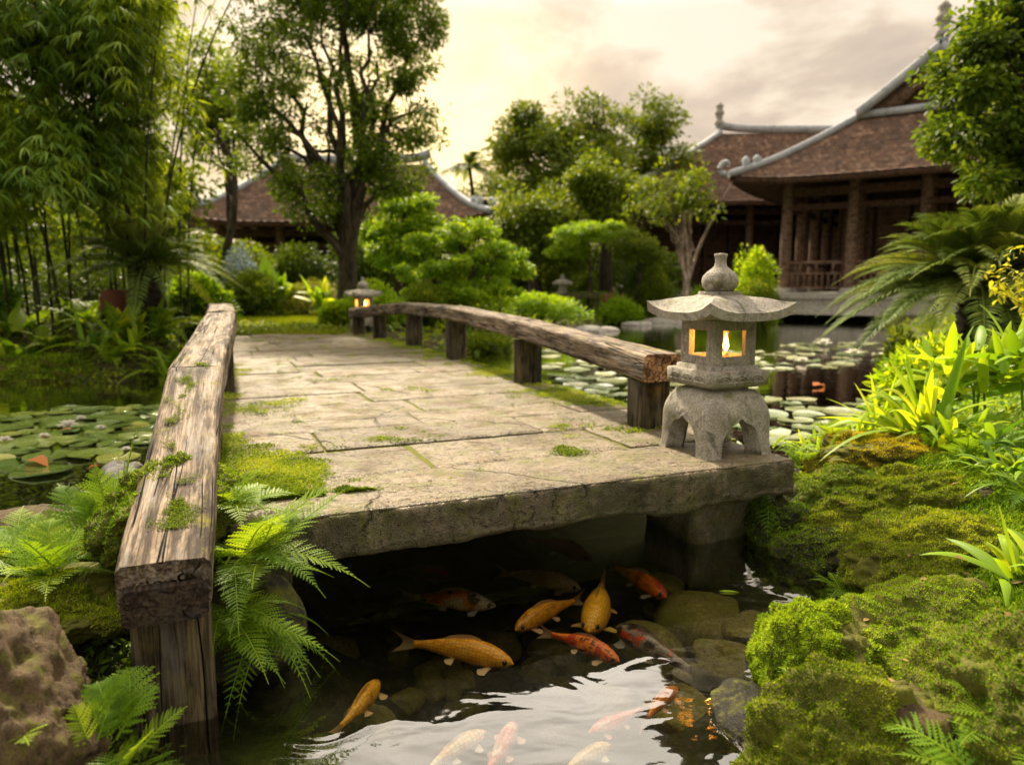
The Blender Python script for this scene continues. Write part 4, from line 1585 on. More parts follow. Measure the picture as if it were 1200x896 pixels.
bt(660, 31, [blobpx(655, 200, 31, 75, 62), blobpx(620, 165, 31, 32, 32), blobpx(690, 160, 31, 45, 36), blobpx(660, 240, 31, 62, 30)], 'wide round dark tree behind the pond between the two old roofs', 31, nclu=120)
bt(768, 34, [blobpx(762, 160, 34, 40, 42), blobpx(780, 195, 34, 28, 30), blobpx(742, 205, 34, 26, 30)], 'thin upright tree with gaps of sky, left of the far hall roof', 32, nclu=70, nleaf=120, cr=.7)
bt(625, 24, [blobpx(612, 268, 24, 34, 36), blobpx(640, 240, 24, 32, 26), blobpx(655, 285, 24, 40, 26)], 'mid green tree growing just behind the cloud pruned shrubs', 33, nclu=60, lsize=.17, cr=.6, leaf=M['shrub_leaf'])
bt(705, 25, [blobpx(722, 240, 25, 34, 30), blobpx(700, 215, 25, 30, 24)], 'leafy green tree left of the bare branched tree', 34, nclu=50, lsize=.17, cr=.6, leaf=M['shrub_leaf'])
bt(250, 22, [blobpx(250, 110, 22, 50, 40), blobpx(235, 150, 22, 45, 40), blobpx(275, 165, 22, 30, 30), blobpx(215, 80, 22, 40, 40)], 'loose golden green tree rising behind the bamboo', 35, nclu=85, nleaf=130, lsize=.15, cr=.6, leaf=M['bamboo_leaf'], trunk_r=.14)
bt(120, 19, [blobpx(110, 230, 19, 90, 60), blobpx(30, 200, 19, 80, 80), blobpx(190, 250, 19, 50, 50)], 'broad yellow green tree glimpsed between the bamboo culms', 36, nclu=70, lsize=.2, cr=.7, leaf=M['shrub_leaf'])
bt(590, 46, [blobpx(575, 235, 46, 26, 20), blobpx(600, 225, 46, 22, 22)], 'hazy low tree right of the distant palm', 37, nclu=40, lsize=.3, cr=1.1)
bt(880, 45, [blobpx(800, 225, 45, 40, 26), blobpx(740, 240, 45, 40, 30)], 'low tree mass behind the far hall eave', 38, nclu=40, lsize=.3, cr=1.1)

# bare branched tree with a flat crown, and the small layered tree
b = at(800, 318, 21)
b[2] = .5
tree('frangipani_tree', b, [blobpx(770, 235, 21, 40, 22, 1.0), blobpx(815, 228, 21, 38, 26, 1.0), blobpx(785, 212, 21, 36, 14, .8)],
     'small tree with pale bare branches and a flat green crown in front of the hall', 'tree', M['shrub_leaf'], M['pale_bark'], 41, 44, 70, .16, .45, .34, .075, 12, .3, LEAF4, stems=3, twig=1.5)
b = at(690, 330, 22)
b[2] = .5
tree('layered_tree', b, [blobpx(680, 276, 22, 36, 10, .8), blobpx(700, 268, 22, 24, 9, .6), blobpx(665, 292, 22, 22, 8, .5)],
     'small layered tree with flat feathery tiers above the stone bench', 'tree', M['bright_leaf'], M['bark'], 42, 44, 260, .11, .35, .32, .055, 7, .5, LEAF4, flat=.35)
b = at(745, 325, 23)
b[2] = .5
tree('layered_tree', b, [blobpx(740, 285, 23, 22, 16, .6), blobpx(755, 300, 23, 20, 14, .5)],
     'slim dull green tree behind the clipped round shrubs', 'tree', M['shrub_leaf'], M['bark'], 43, 30, 160, .12, .4, .34, .08, 5, .5, LEAF4)

# the near tree at the upper right
b = at(1215, 330, 8.2)
b[2] = gz(b[0], b[1])
tree('broadleaf_tree', b, [blobpx(1185, 110, 8.2, 88, 95, .8), blobpx(1150, 175, 8.0, 60, 55, .5), blobpx(1195, 30, 8.2, 60, 45, .6), blobpx(1230, 160, 8.2, 70, 80, .6), blobpx(1160, 85, 8.0, 45, 50, .5)],
     'glossy leaved tree leaning in at the upper right corner, in front of the hall', 'tree', M['tree_leaf'], M['bark'], 51, 120, 210, .085, .55, .24, .12, 12, .4, LEAF8)

# ---- shrubs (pixel base, distance, half width, height)
S = M
shrub(365, 362, 18.5, 50, 36, 'low clipped olive green bush at the edge of the lawn', S['olive_leaf'], 61, 9000, .07, .4)
shrub(400, 398, 12.3, 24, 50, 'bright green shrub close on the left of the small lit lantern', S['bright_leaf'], 62, 6000, .07)
shrub(440, 378, 12.6, 52, 48, 'bright green spreading bush close behind the lit lantern at the bridge end', S['bright_leaf'], 63, 9000, .075)
b = at(478, 340, 17)
b[2] = gz(b[0], b[1])
tree('cloud_pruned_shrub', b, [blobpx(x, y, 17 + dd, w_, h_, .5) for x, y, dd, w_, h_ in [(480, 245, 0, 28, 14), (455, 272, .2, 26, 12), (503, 270, -.2, 26, 12), (474, 298, -.4, 38, 14)]],
     'rounded yellow green pruned tree form under the left hall roof', 'shrub', M['bright_leaf'], M['bark'], 64, 80, 260, .09, .55, .26, .09, 8, .3, LEAF4, flat=.65)
b = at(545, 372, 14.2)
b[2] = gz(b[0], b[1])
tree('cloud_pruned_shrub', b, [blobpx(x, y, 14.2 + dd, w_, h_, .42) for x, y, dd, w_, h_ in [(545, 270, 0, 32, 11), (503, 288, .2, 32, 10), (580, 293, -.2, 34, 10), (530, 313, -.4, 40, 11), (598, 316, 0, 22, 9), (486, 320, 0, 26, 10), (562, 340, -.5, 42, 11), (510, 345, -.3, 34, 10)]],
     'large cloud pruned shrub with stepped rounded pads behind the right railing', 'shrub', M['bright_leaf'], M['bark'], 65, 120, 230, .075, .55, .19, .10, 10, .3, LEAF4, flat=.55)
shrub(500, 372, 13.4, 40, 50, 'dark green shrub under the cloud pruned pads', S['shrub_leaf'], 66, 8000, .08)
shrub(575, 380, 13.8, 40, 62, 'yellowing leafy shrub right of the cloud pruned one', S['lance_leaf'], 67, 2600, .09, .35)
shrub(570, 425, 12.4, 42, 40, 'dark waterside shrub seen through the right railing', S['shrub_leaf'], 68, 6000, .06)
shrub(640, 372, 18, 52, 34, 'low green ground shrub beside the flat garden stones', S['bright_leaf'], 69, 7000, .08)
shrub(700, 362, 24, 60, 22, 'low pale green planting in front of the stone bench', S['bright_leaf'], 70, 5000, .09)
shrub(727, 382, 21.5, 30, 38, 'rounded light green shrub on the far waterline', S['bright_leaf'], 71, 6000, .09)
shrub(768, 358, 23, 30, 42, 'round fresh green shrub below the bare branched tree', S['shrub_leaf'], 72, 7000, .09)
shrub(643, 342, 25, 15, 32, 'small ball clipped shrub left of the little stone lantern', S['shrub_leaf'], 73, 3000, .08, lump=.1)
shrub(680, 345, 25.5, 19, 34, 'ball clipped shrub right of the little stone lantern', S['shrub_leaf'], 74, 3500, .08, lump=.1)
shrub(752, 330, 26, 26, 32, 'dark rounded shrub behind the fresh green one', S['deep_leaf'], 75, 4000, .09)
shrub(820, 366, 23.5, 40, 36, 'yellow green low hedge plants at the far bank by the lantern roof', S['bright_leaf'], 76, 5000, .09)
shrub(882, 332, 22, 34, 60, 'bright yellow green shrub in front of the hall veranda', S['lance_leaf'], 77, 6000, .12)
shrub(888, 366, 21, 32, 48, 'bluish green bush at the water below the yellow shrub', S['shrub_leaf'], 78, 5500, .09)
shrub(290, 362, 17.5, 40, 46, 'lush low bush left of the lawn path', S['shrub_leaf'], 79, 7000, .09)
shrub(232, 372, 11.2, 40, 60, 'pale green shrub behind the left railing', S['broad_leaf'], 80, 5000, .10)
shrub(235, 420, 10.3, 30, 48, 'dark green shrub at the waterside close to the left railing', S['shrub_leaf'], 81, 5000, .07)
shrub(282, 330, 18.8, 26, 54, 'pale blue grey flowering shrub among green leaves', plain('pale_bloom', (.42, .50, .52)), 82, 2500, .08)
shrub(600, 345, 27, 60, 60, 'dense green shrub bank between the hall roofs', S['deep_leaf'], 83, 9000, .14)
shrub(440, 345, 23, 60, 90, 'deep green shrubbery under the eave of the left hall', S['deep_leaf'], 84, 9000, .14)
shrub(715, 345, 29, 90, 62, 'dark shrub bank below the far hall wall', S['deep_leaf'], 85, 9000, .16)
shrub(120, 360, 12.5, 130, 70, 'dark undergrowth behind the bamboo foot', S['deep_leaf'], 86, 9000, .10)
shrub(60, 352, 17, 190, 120, 'deep green shrubbery behind the bamboo culms', S['shrub_leaf'], 92, 16000, .15)
shrub(225, 348, 21, 70, 62, 'mid green bushes behind the cycad, left of the pavilion', S['shrub_leaf'], 93, 9000, .14)
shrub(-40, 400, 9.4, 70, 90, 'dark leafy shrub at the left edge beside the bamboo', S['broad_leaf'], 87, 4000, .13)
shrub(1010, 385, 24, 60, 30, 'low green border below the hall podium', S['shrub_leaf'], 88, 4000, .10)
shrub(1240, 420, 6.0, 90, 120, 'dark leafy shrub under the cycad at the right edge', S['deep_leaf'], 89, 5000, .09)
shrub(1085, 440, 5.6, 60, 62, 'lime green leafy shrub under the cycad fronds', S['lance_leaf'], 90, 2600, .085, .34, tpl=LEAF8)
shrub(1060, 425, 6.2, 36, 44, 'mid green waterside bush at the edge of the lily pads', S['shrub_leaf'], 91, 3000, .06)

shrub(272, 335, 22, 62, 70, 'mid green leafy shrub hiding the pavilion wall behind the blue grey one', S['shrub_leaf'], 95, 9000, .14)
shrub(345, 335, 24, 45, 62, 'dark green shrub against the pavilion, left of the big tree trunk', S['deep_leaf'], 96, 7000, .14)
# tropical broad leaves left of the lawn
for (px, py, d, n, L, lab) in [(318, 330, 18, 26, 1.25, 'clump of large tropical leaves behind the lawn, left of the big tree'), (350, 325, 19, 20, 1.1, 'tropical leafed clump beside the trunk of the big tree'), (300, 335, 17.6, 18, .9, 'lower tropical leaf clump beside the blue grey shrub'),
                               (8, 420, 8.8, 12, .5, 'broad leaved plant on the left bank at the picture edge'), (15, 350, 9.2, 14, .55, 'broad leaved plant in front of the bamboo culms')]:
    c = at(px, py, d)
    blades_plant((c[0], c[1], gz(c[0], c[1])), n, L, L * .3, lab, M['broad_leaf'], int(px * 7 + d), 'tropical_plant', 'plant', (.6, 1.4), (0, 2 * PI), (.15, .6), .5 if d > 12 else .15, spread=.12)

# yellow croton spots
for (px, py, d, lab) in [(148, 352, 8.9, 'small bright yellow croton before the cycad trunk'), (375, 318, 17.5, 'yellow green croton by the foot of the big tree')]:
    c = at(px, py, d)
    blades_plant((c[0], c[1], gz(c[0], c[1])), 30, .35 if d < 10 else .7, .08 if d < 10 else .16, lab, M['lance_leaf'], int(px), 'croton', 'plant', (.3, 1.4), (0, 2 * PI), (.1, .5), .3 if d < 10 else .6, spread=.1)

# ---- sword ferns on the left bank
spots = [(150, 425, 8.9, .75, 13), (200, 440, 8.6, .7, 13), (110, 418, 9.2, .7, 12), (60, 440, 8.9, .5, 11), (225, 455, 8.6, .5, 11), (180, 400, 9.3, .8, 12), (20, 452, 8.8, .5, 10), (135, 455, 8.6, .45, 11), (90, 395, 9.7, .75, 12), (250, 420, 9.8, .6, 11)]
labs = ['tall sword fern arching in the middle of the left bank', 'sword fern on the left bank nearest the railing', 'sword fern below the bamboo culms', 'low fern over the moss slope of the left bank', 'small fern at the waterline by the left railing', 'sword fern against the cycad trunk',
        'low fern at the far left waterline', 'short fern hanging over the dark left water', 'sword fern at the foot of the bamboo', 'fern tucked behind the left railing end']
for i, ((px, py, d, L, nf), lab) in enumerate(zip(spots, labs)):
    c = at(px, py, d)
    fern((c[0], c[1], gz(c[0], c[1]) + .05), L * 1.15, nf + 4, lab, M['fern_leaf'], 200 + i, (0, 2 * PI), (.5, 1.3), (.35, .9), 26, .17, 'ferns along the left bank', pinna=BLADE, pwid=.2, tint=.75)


for (px, py, d, n, L, lab) in [(150, 425, 8.7, 16, .75, 'strap leaved plant with bright arching leaves in the middle of the left bank'), (205, 440, 8.5, 16, .6, 'strap leaved plant leaning over the dark water close to the left railing'), (112, 432, 8.8, 13, .6, 'strap leaved plant left of the brightest one on the left bank'), (185, 405, 9.2, 14, .7, 'strap leaved plant before the cycad trunk')]:
    c = at(px, py, d)
    blades_plant((c[0], c[1], gz(c[0], c[1]) + .05), n, L, .075, lab, M['lance_leaf'] if px == 150 else M['broad_leaf'], int(px * 3), 'strap_plant', 'plant', (.3, 1.4), (0, 2 * PI), (.25, .9), .02, spread=.06)


# ---- ground cover
def cover(name, n, xr, yr, cond, leaf, L, label, seed, wid=.55, lift=.06, tpl=LEAF4):
    rng = np.random.default_rng(seed)
    x, y = rng.uniform(*xr, n), rng.uniform(*yr, n)
    sd = pond_sd(x, y)
    k = cond(x, y, sd)
    x, y = x[k], y[k]
    z = H(x, y)
    hgt = lift * (1 + fbm(np.stack([x, y, x * 0], -1) * 2.5, seed, 3) * 1.5)
    P = np.stack([x, y, z + np.maximum(hgt, .005) * rng.random(len(x))], -1)
    az = rng.uniform(0, 2 * PI, len(x))
    D = np.stack([np.cos(az), np.sin(az), rng.uniform(-.1, .9, len(x))], -1)
    mb = MB()
    tint = np.clip(.5 + .5 * fbm(P * 1.7, seed + 1, 3) + rng.normal(0, .18, len(x)), 0, 1)
    leaf_cloud(mb, P, D, L, wid, rng, tpl, 0, tint, .8)
    obj(name, mb, leaf, label=label, cat='ground cover', kind='stuff')


cover('ground_cover', 34000, (-9.5, -2.6), (8, 13), lambda x, y, s: (s > .02), M['shrub_leaf'], .07, 'low leafy ground cover on the left bank under the ferns and bamboo', 301, .5, .10)
cover('ground_cover', 26000, (-10, 10), (11, 30), lambda x, y, s: (s > .05) & ~((x < -2.2) & (x > -9.4) & (y < 25)), M['shrub_leaf'], .16, 'low leafy ground cover around the far side of the pond', 302, .5, .12)
cover('ground_cover', 60000, (1.0, 6), (2.3, 9), lambda x, y, s: (s > .12) & (x < 1.2 + y * .8) & (y > 3.55 - np.clip(x - 2.0, 0, 1) * 1.2), M['broad_leaf'], .045, 'low leafy ground cover between the plants on the right bank', 303, .5, .10)
cover('ground_cover', 26000, (-3.4, -.8), (.9, 3.4), lambda x, y, s: (s > .05), M['fern_leaf'], .032, 'small leaves and moss on the near left bank round the boulders', 304, .5, .05)
cover('ground_cover', 30000, (-10, 30), (30, 60), lambda x, y, s: (s > .05), M['deep_leaf'], .4, 'dark garden undergrowth far behind the halls', 305, .5, .5)


# ---- the wood that closes the view
rng = np.random.default_rng(91)
n = 42000
a = rng.uniform(-.95, .95, n)
d = rng.uniform(56, 70, n)
x, y = d * np.sin(a), d * np.cos(a)
top = 4.2 + 2.4 * vnoise(np.stack([a * 16, a * 0, a * 0], -1), 5) + 1.2 * vnoise(np.stack([a * 60, a * 0, a * 0], -1), 6)
z = .4 + np.maximum(top, 1.0) * rng.random(n)
mb = MB()
P = np.stack([x, y, z], -1)
leaf_cloud(mb, P, rnd_dirs(n, rng), .55, .6, rng, LEAF4, .2, np.clip(.45 + .5 * fbm(P * .35, 9, 3) + rng.normal(0, .15, n), 0, 1))
obj('distant_wood', mb, M['far_leaf'], label='distant green wood closing the view behind the halls', cat='wood', kind='stuff')
# ------------------------------------------------------------------ rocks, moss mounds, near plants
def ico(sub):
    import bmesh
    bm = bmesh.new()
    bmesh.ops.create_icosphere(bm, subdivisions=sub, radius=1)
    v = np.array([x.co[:] for x in bm.verts])
    t = np.array([[x.index for x in f.verts] for f in bm.faces])
    bm.free()
    return v, t


ICO = {s: ico(s) for s in (3, 4, 5, 6)}


def rock_mb(c, r, seed, sub=4, amp=.28, flat=0.0, rz=0.0, freq=1.1, ridged=.5):
    v, t = ICO[sub]
    P = v.copy()
    # planar facets
    rg = np.random.default_rng(seed)
    for k in range(9):
        n = unit(rg.normal(0, 1, 3))
        h = rg.uniform(.55, .92)
        d = P @ n - h
        P = P - np.where(d > 0, d, 0)[:, None] * n * .8
    n1 = fbm(v * freq + seed * 1.7, seed, 5, .55)
    n2 = 1 - np.abs(fbm(v * freq * 2.3 + seed * 3.1, seed + 9, 5, .6)) * 2
    P = P * (1 + amp * n1 + amp * .35 * ridged * (n2 - .5))[:, None]
    P = P * np.asarray(r)
    ca, sa = math.cos(rz), math.sin(rz)
    P = np.stack([P[:, 0] * ca - P[:, 1] * sa, P[:, 0] * sa + P[:, 1] * ca, P[:, 2]], -1)
    return MB().add(P + np.asarray(c), tris=t)


def rock(name, c, r, label, mat, seed, cat='rock', group=None, **kw):
    return obj(name, rock_mb(c, r, seed, **kw), mat, base=c, label=label, cat=cat, group=group)


def moss_on(mbr, n, rng, mat_tint=.5, cond=None, L=(.008, .02), lump=0.0):
    """tufts standing on the triangles of a rock mesh"""
    V = np.vstack(mbr.v)
    T = np.vstack(mbr.t) if mbr.t else None
    if T is None:
        Q = np.vstack(mbr.q)
        T = np.vstack([Q[:, [0, 1, 2]], Q[:, [0, 2, 3]]])
    a, b, c = V[T[:, 0]], V[T[:, 1]], V[T[:, 2]]
    nn = np.cross(b - a, c - a)
    ar = np.linalg.norm(nn, axis=1)
    i = rng.choice(len(T), n, p=ar / ar.sum())
    r1, r2 = np.sqrt(rng.random(n)), rng.random(n)
    P = a[i] * (1 - r1)[:, None] + b[i] * (r1 * (1 - r2))[:, None] + c[i] * (r1 * r2)[:, None]
    N = unit(nn[i])
    k = cond(P, N)
    P, N = P[k], N[k]
    m = len(P)
    D = unit(N * .9 + rng.normal(0, .5, (m, 3)) + Zup * .15)
    B = unit(np.cross(D, rng.normal(0, 1, (m, 3))))
    mb = MB()
    tint = np.clip(mat_tint + .85 * fbm(P * 6, 17, 4) + rng.normal(0, .2, m), 0, 1)
    Ls = rng.uniform(*L, m)
    mb.scatter(*TUFT, P - N * .004, D, B, np.cross(D, B), Ls, Ls * .45, Ls, tint)
    return mb


def mound(px, py, d, rx, ry, h, label, seed, leaf, rock_amount=.0, n=38000, L=(.008, .02), z=None, rockm=None, rz=0.0, wet=False, tint=.5, lumps=.05):
    """a boulder cushioned with moss"""
    rng = np.random.default_rng(seed)
    c = at(px, py, d)
    if z is not None:
        c[2] = z
    v, t = ICO[6]
    P = v.copy()
    P[:, 2] = np.sign(P[:, 2]) * np.abs(P[:, 2]) ** .9
    n1 = fbm(v * 1.5 + seed, seed, 3)
    cell = fbm(v * 5 + seed, seed + 2, 3)
    n3 = fbm(v * 14 + seed, seed + 3, 2)
    P = P * (1 + .34 * n1 + .20 * cell + .05 * n3 + .03 * fbm(v * 26 + seed, seed + 6, 2))[:, None] * np.array([rx, ry, h])
    ca, sa = math.cos(rz), math.sin(rz)
    P = np.stack([P[:, 0] * ca - P[:, 1] * sa, P[:, 0] * sa + P[:, 1] * ca, P[:, 2]], -1) + c
    mbr = MB().add(P, tris=t)
    root = empty('mossy_boulder', c, label, 'boulder')
    obj('rock', mbr, rockm or M['moss_bed'], root)

    def cond(Q, N):
        b = fbm(Q * 4.2 + seed, seed + 5, 4) - rock_amount * .8 + .42
        return (N[:, 2] > -.25 + .25 * fbm(Q * 9, seed, 2)) & (Q[:, 2] > .03 + .05 * vnoise(Q * 8, 3)) & (b > 0)
    mm = moss_on(mbr, n, rng, tint, cond, L)
    obj('moss', mm, leaf, root)
    return root


# right bank
mound(1045, 548, 3.35, .40, .32, .17, 'yellow topped moss boulder below the lance leaved plant', 401, M['moss_yellow'], .25, 95000, (.007, .016))
mound(1085, 608, 2.95, .46, .28, .21, 'wide olive moss boulder in the second row of the right bank', 402, M['moss_tuft'], .08, 120000, (.007, .017))
mound(965, 640, 2.92, .20, .22, .13, 'dark green mossy boulder with a wet foot at the waterline', 403, M['moss_green'], .20, 36000, (.007, .016), rockm=M['dark_rock'])
mound(1115, 662, 2.48, .34, .24, .18, 'moss boulder with bare brown rock showing on its near side', 404, M['moss_tuft'], .2, 95000, (.007, .016))
mound(1130, 800, 1.98, .50, .34, .27, 'largest cushion of green moss on the near right bank', 405, M['moss_green'], .05, 230000, (.006, .014), tint=.62)
mound(960, 795, 1.95, .16, .22, .20, 'bright green moss cushion hanging over the pond edge', 406, M['moss_green'], .02, 90000, (.007, .017), tint=.7)
mound(1010, 900, 1.50, .26, .20, .20, 'golden brown moss cushion at the bottom of the right bank', 407, M['moss_tuft'], .15, 90000, (.006, .014), tint=.5)
mound(1215, 860, 1.45, .22, .25, .22, 'moss cushion in the lower right corner under the fern', 408, M['moss_green'], .15, 70000, (.006, .014))
c = at(1068, 848, 1.46)
rock('boulder', c, (.10, .09, .07), 'bare brown stone poking out of the moss at the lower right', M['rock'], 411, sub=5, rz=.4)
c = at(1030, 700, 2.42)
rock('boulder', c, (.075, .05, .05), 'small bare stone below the brown patched moss boulder', M['rock'], 412, sub=4)
c = at(1105, 690, 2.3)
rock('boulder', c, (.13, .08, .05), 'flat reddish brown stone between two moss boulders', M['rock'], 413, sub=5)
c = onz(882, 850, .05)
rock('boulder', c, (.11, .15, .09), 'dark wet stone at the pond edge under the moss', M['wet_rock'], 414, sub=5)
c = onz(950, 672, .02)
rock('boulder', c, (.14, .10, .05), 'dark wet stone at the waterline below the mossy boulder', M['wet_rock'], 415, sub=5)

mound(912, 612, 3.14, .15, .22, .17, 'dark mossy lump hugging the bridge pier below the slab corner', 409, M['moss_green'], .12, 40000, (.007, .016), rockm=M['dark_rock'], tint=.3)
mound(1000, 585, 3.1, .22, .22, .15, 'olive green moss boulder under the yellow topped one', 410, M['moss_green'], .12, 40000, (.007, .016), tint=.45)
# moss carpet between the boulders
rng = np.random.default_rng(31)
n = 260000
x, y = rng.uniform(.55, 2.6, n), 1.0 + 3.0 * rng.random(n) ** 1.3
sd = pond_sd(x, y)
k = (sd > .03) & (fbm(np.stack([x, y, x * 0], -1) * 4, 71, 4) > -.50)
x, y = x[k], y[k]
n = len(x)
zz = H(x, y)
az = rng.uniform(0, 2 * PI, n)
D = unit(np.stack([np.cos(az) * .7, np.sin(az) * .7, np.ones(n) * .8], -1))
B = np.stack([-np.sin(az), np.cos(az), np.zeros(n)], -1)
P = np.stack([x, y, zz + .012 * rng.random(n)], -1)
mb = MB()
mb.scatter(*TUFT, P, D, B, np.cross(D, B), rng.uniform(.01, .024, n), .010, .01, np.clip(.5 + .7 * fbm(P * 6, 3) + rng.normal(0, .2, n), 0, 1))
obj('moss', mb, M['moss_green'], label='low moss carpet on the right bank between the boulders', cat='moss', kind='stuff')

# left bank
c = at(14, 800, 1.42)
rock('boulder', (c[0] - .07, c[1], .24), (.22, .24, .235), 'big brown boulder at the lower left corner beside the wooden post', M['rock'], 421, sub=6, amp=.30, ridged=.9, freq=1.5)
c = at(35, 618, 2.75)
rock('boulder', c, (.30, .16, .09), 'flat weathered rock at the left edge by the lily pond', M['rock'], 422, sub=5)
mound(75, 705, 1.98, .26, .20, .07, 'low mossy boulder between the two left rocks', 423, M['moss_tuft'], .2, 50000, (.007, .017))
mound(90, 655, 2.35, .28, .20, .08, 'mossy boulder behind the ferns on the near left bank', 424, M['moss_tuft'], .2, 40000, (.007, .017))
mound(30, 445, 8.8, 1.1, .5, .30, 'bright green moss slope above the dark water on the left bank', 425, M['moss_green'], .05, 24000, (.03, .06))
c = onz(375, 775, -.22)
rock('boulder', c, (.15, .14, .14), 'dark submerged boulder beside the fern under the bridge corner', M['pond_stone'], 426, sub=5)
c = br(2.25, .04, .12)
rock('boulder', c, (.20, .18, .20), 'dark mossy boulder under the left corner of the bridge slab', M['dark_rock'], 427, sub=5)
mound(205, 600, 2.2, .18, .30, .16, 'mossy ledge hidden under the left railing', 428, M['moss_green'], .1, 24000, (.008, .018))

# ---- near ferns, left
def P3(px, py, d):
    c = at(px, py, d)
    if c[0] > .9:
        c[2] = max(c[2], gz(c[0], c[1]) + .01)
    return c


F1 = M['fern_leaf']
fern(P3(135, 660, 2.15) + np.array([0, 0, .05]), .44, 12, 'feathery fern with one tall upright frond left of the railing', F1, 501, (.6, 3.6), (.9, 1.4), (.15, .5), 24, .24, tint=.6)
fern(P3(185, 640, 2.25) + np.array([0, 0, .05]), .34, 10, 'fern pressed against the outer side of the left railing', F1, 502, (0, 2 * PI), (.6, 1.3), (.3, .7), 22, .24, tint=.55)
fern(P3(60, 700, 1.95) + np.array([0, 0, .06]), .30, 14, 'low fern on the moss between the left rocks', F1, 503, (0, 2 * PI), (.5, 1.2), (.2, .5), 20, .25, tint=.6)
fern(P3(20, 665, 2.2) + np.array([0, 0, .05]), .30, 14, 'fern at the left picture edge above the big boulder', F1, 504, (0, 2 * PI), (.3, 1.0), (.2, .6), 22, .24, tint=.6)
fern(P3(120, 868, 1.45), .19, 9, 'fern with broad lobed fronds in front of the big boulder, beside the wooden post', F1, 505, (.2, 3.3), (.7, 1.4), (.2, .6), 15, .34, tint=.5, pwid=.21, shape=.8)
fern(P3(150, 892, 1.42), .16, 8, 'small low fern at the foot of the near wooden post', F1, 506, (-2.2, 1.0), (.4, 1.1), (.2, .7), 14, .34, tint=.5, pwid=.21, shape=.8)
fern(P3(-20, 880, 1.3), .17, 8, 'lime fern at the bottom left picture edge', F1, 507, (0, 2 * PI), (.6, 1.3), (.3, .6), 14, .34, tint=.8, pwid=.21, shape=.8)
# the lush fern under the bridge corner
fern(P3(282, 655, 2.02), .36, 18, 'lush fern spilling from under the bridge corner, its top fronds reaching over the water', F1, 511, (-2.6, 1.5), (.1, 1.15), (.1, .6), 26, .22, tint=.55)
fern(P3(272, 715, 1.95), .28, 15, 'drooping lower fern below the bridge corner', F1, 512, (-2.8, 1.2), (-.2, .9), (.3, .9), 22, .24, tint=.55)
fern(P3(262, 600, 2.18), .26, 12, 'small bright fern between the left rail and the deck edge', F1, 513, (-1.6, 2.2), (.5, 1.3), (.3, .8), 20, .25, tint=.7)
fern(P3(300, 735, 1.95), .24, 10, 'small dark fern just above the water beside the boulder', F1, 514, (-2.4, .8), (-.1, .7), (.5, 1.0), 18, .26, tint=.35)

# ---- right bank plants
LL = M['lance_leaf']
blades_plant(P3(1080, 522, 3.35), 52, .50, .042, 'glowing lime green lance leaved plant behind the yellow moss boulder', LL, 521, 'lance_plant', 'plant', (.35, 1.5), (0, 2 * PI), (.15, .8), .04)
blades_plant(P3(1040, 505, 3.65), 40, .40, .032, 'lime green strap leaved plant nearest the lily pads', LL, 522, 'lance_plant', 'plant', (.2, 1.4), (0, 2 * PI), (.2, .9), .02)
blades_plant(P3(1120, 520, 3.2), 16, .28, .035, 'arching lance leaved plant right of the glowing one', LL, 523, 'lance_plant', 'plant', (.3, 1.3), (0, 2 * PI), (.3, .9), .04)
BL = M['broad_leaf']
blades_plant(P3(1140, 480, 3.6), 54, .34, .055, 'upright broad leaved plant on stems left of the right picture edge', LL, 524, 'stemmed_plant', 'plant', (.3, 1.4), (0, 2 * PI), (.15, .6), .22, spread=.08)
blades_plant(P3(1190, 470, 3.4), 54, .34, .052, 'broad leaved plant at the right picture edge below the cycad', LL, 525, 'stemmed_plant', 'plant', (.3, 1.4), (0, 2 * PI), (.15, .6), .26, spread=.08)
blades_plant(P3(1160, 535, 3.1), 44, .30, .03, 'dark green narrow leaved plant under the broad leaved ones', BL, 526, 'lance_plant', 'plant', (.1, 1.2), (0, 2 * PI), (.3, .9), .05, spread=.06)
blades_plant(P3(1185, 590, 2.7), 34, .28, .028, 'narrow leaved plant at the right edge above the moss', BL, 527, 'lance_plant', 'plant', (.3, 1.3), (0, 2 * PI), (.3, .9), .03, spread=.05)
blades_plant(P3(1195, 715, 2.0), 16, .24, .034, 'bright lance leaves leaning in from the right edge over the big moss cushion', LL, 528, 'lance_plant', 'plant', (.3, 1.2), (1.0, 4.6), (.2, .7), .03, spread=.04)
fern(P3(1140, 585, 2.95), .28, 12, 'small upright fern among the right bank plants', F1, 531, (0, 2 * PI), (.6, 1.3), (.3, .7), 20, .24)
fern(P3(1190, 560, 2.95), .32, 12, 'fern at the right edge under the dark narrow leaves', F1, 532, (1.2, 5), (.5, 1.2), (.3, .7), 20, .24)
fern(P3(905, 580, 3.1), .24, 7, 'hanging fern with lobed green fronds beside the bridge pier', F1, 533, (2.0, 5.6), (.05, .6), (.5, 1.0), 13, .34, tint=.45, pwid=.21, shape=.8)
fern(P3(940, 545, 3.35), .24, 12, 'low feathery fern right of the lantern base', F1, 534, (0, 2 * PI), (.4, 1.2), (.3, .7), 18, .26, tint=.65)
fern(P3(975, 520, 3.7), .30, 14, 'feathery bright fern by the lily pads on the right bank', F1, 535, (0, 2 * PI), (.4, 1.2), (.3, .7), 20, .26, tint=.75)
fern(P3(1005, 655, 2.7), .13, 7, 'tiny fern sprig growing from the moss above the waterline', F1, 536, (1.5, 5.0), (.4, 1.2), (.2, .6), 12, .28, tint=.6)
fern(P3(990, 695, 2.45), .15, 8, 'little feathery fern at the pond edge below the bare stone', F1, 537, (1.6, 4.6), (.3, 1.1), (.2, .6), 14, .26, tint=.65)
fern(P3(1185, 860, 1.38), .28, 8, 'out of focus fern arching in at the lower right corner', F1, 538, (1.3, 4.2), (.3, .9), (.2, .6), 18, .26, tint=.7)
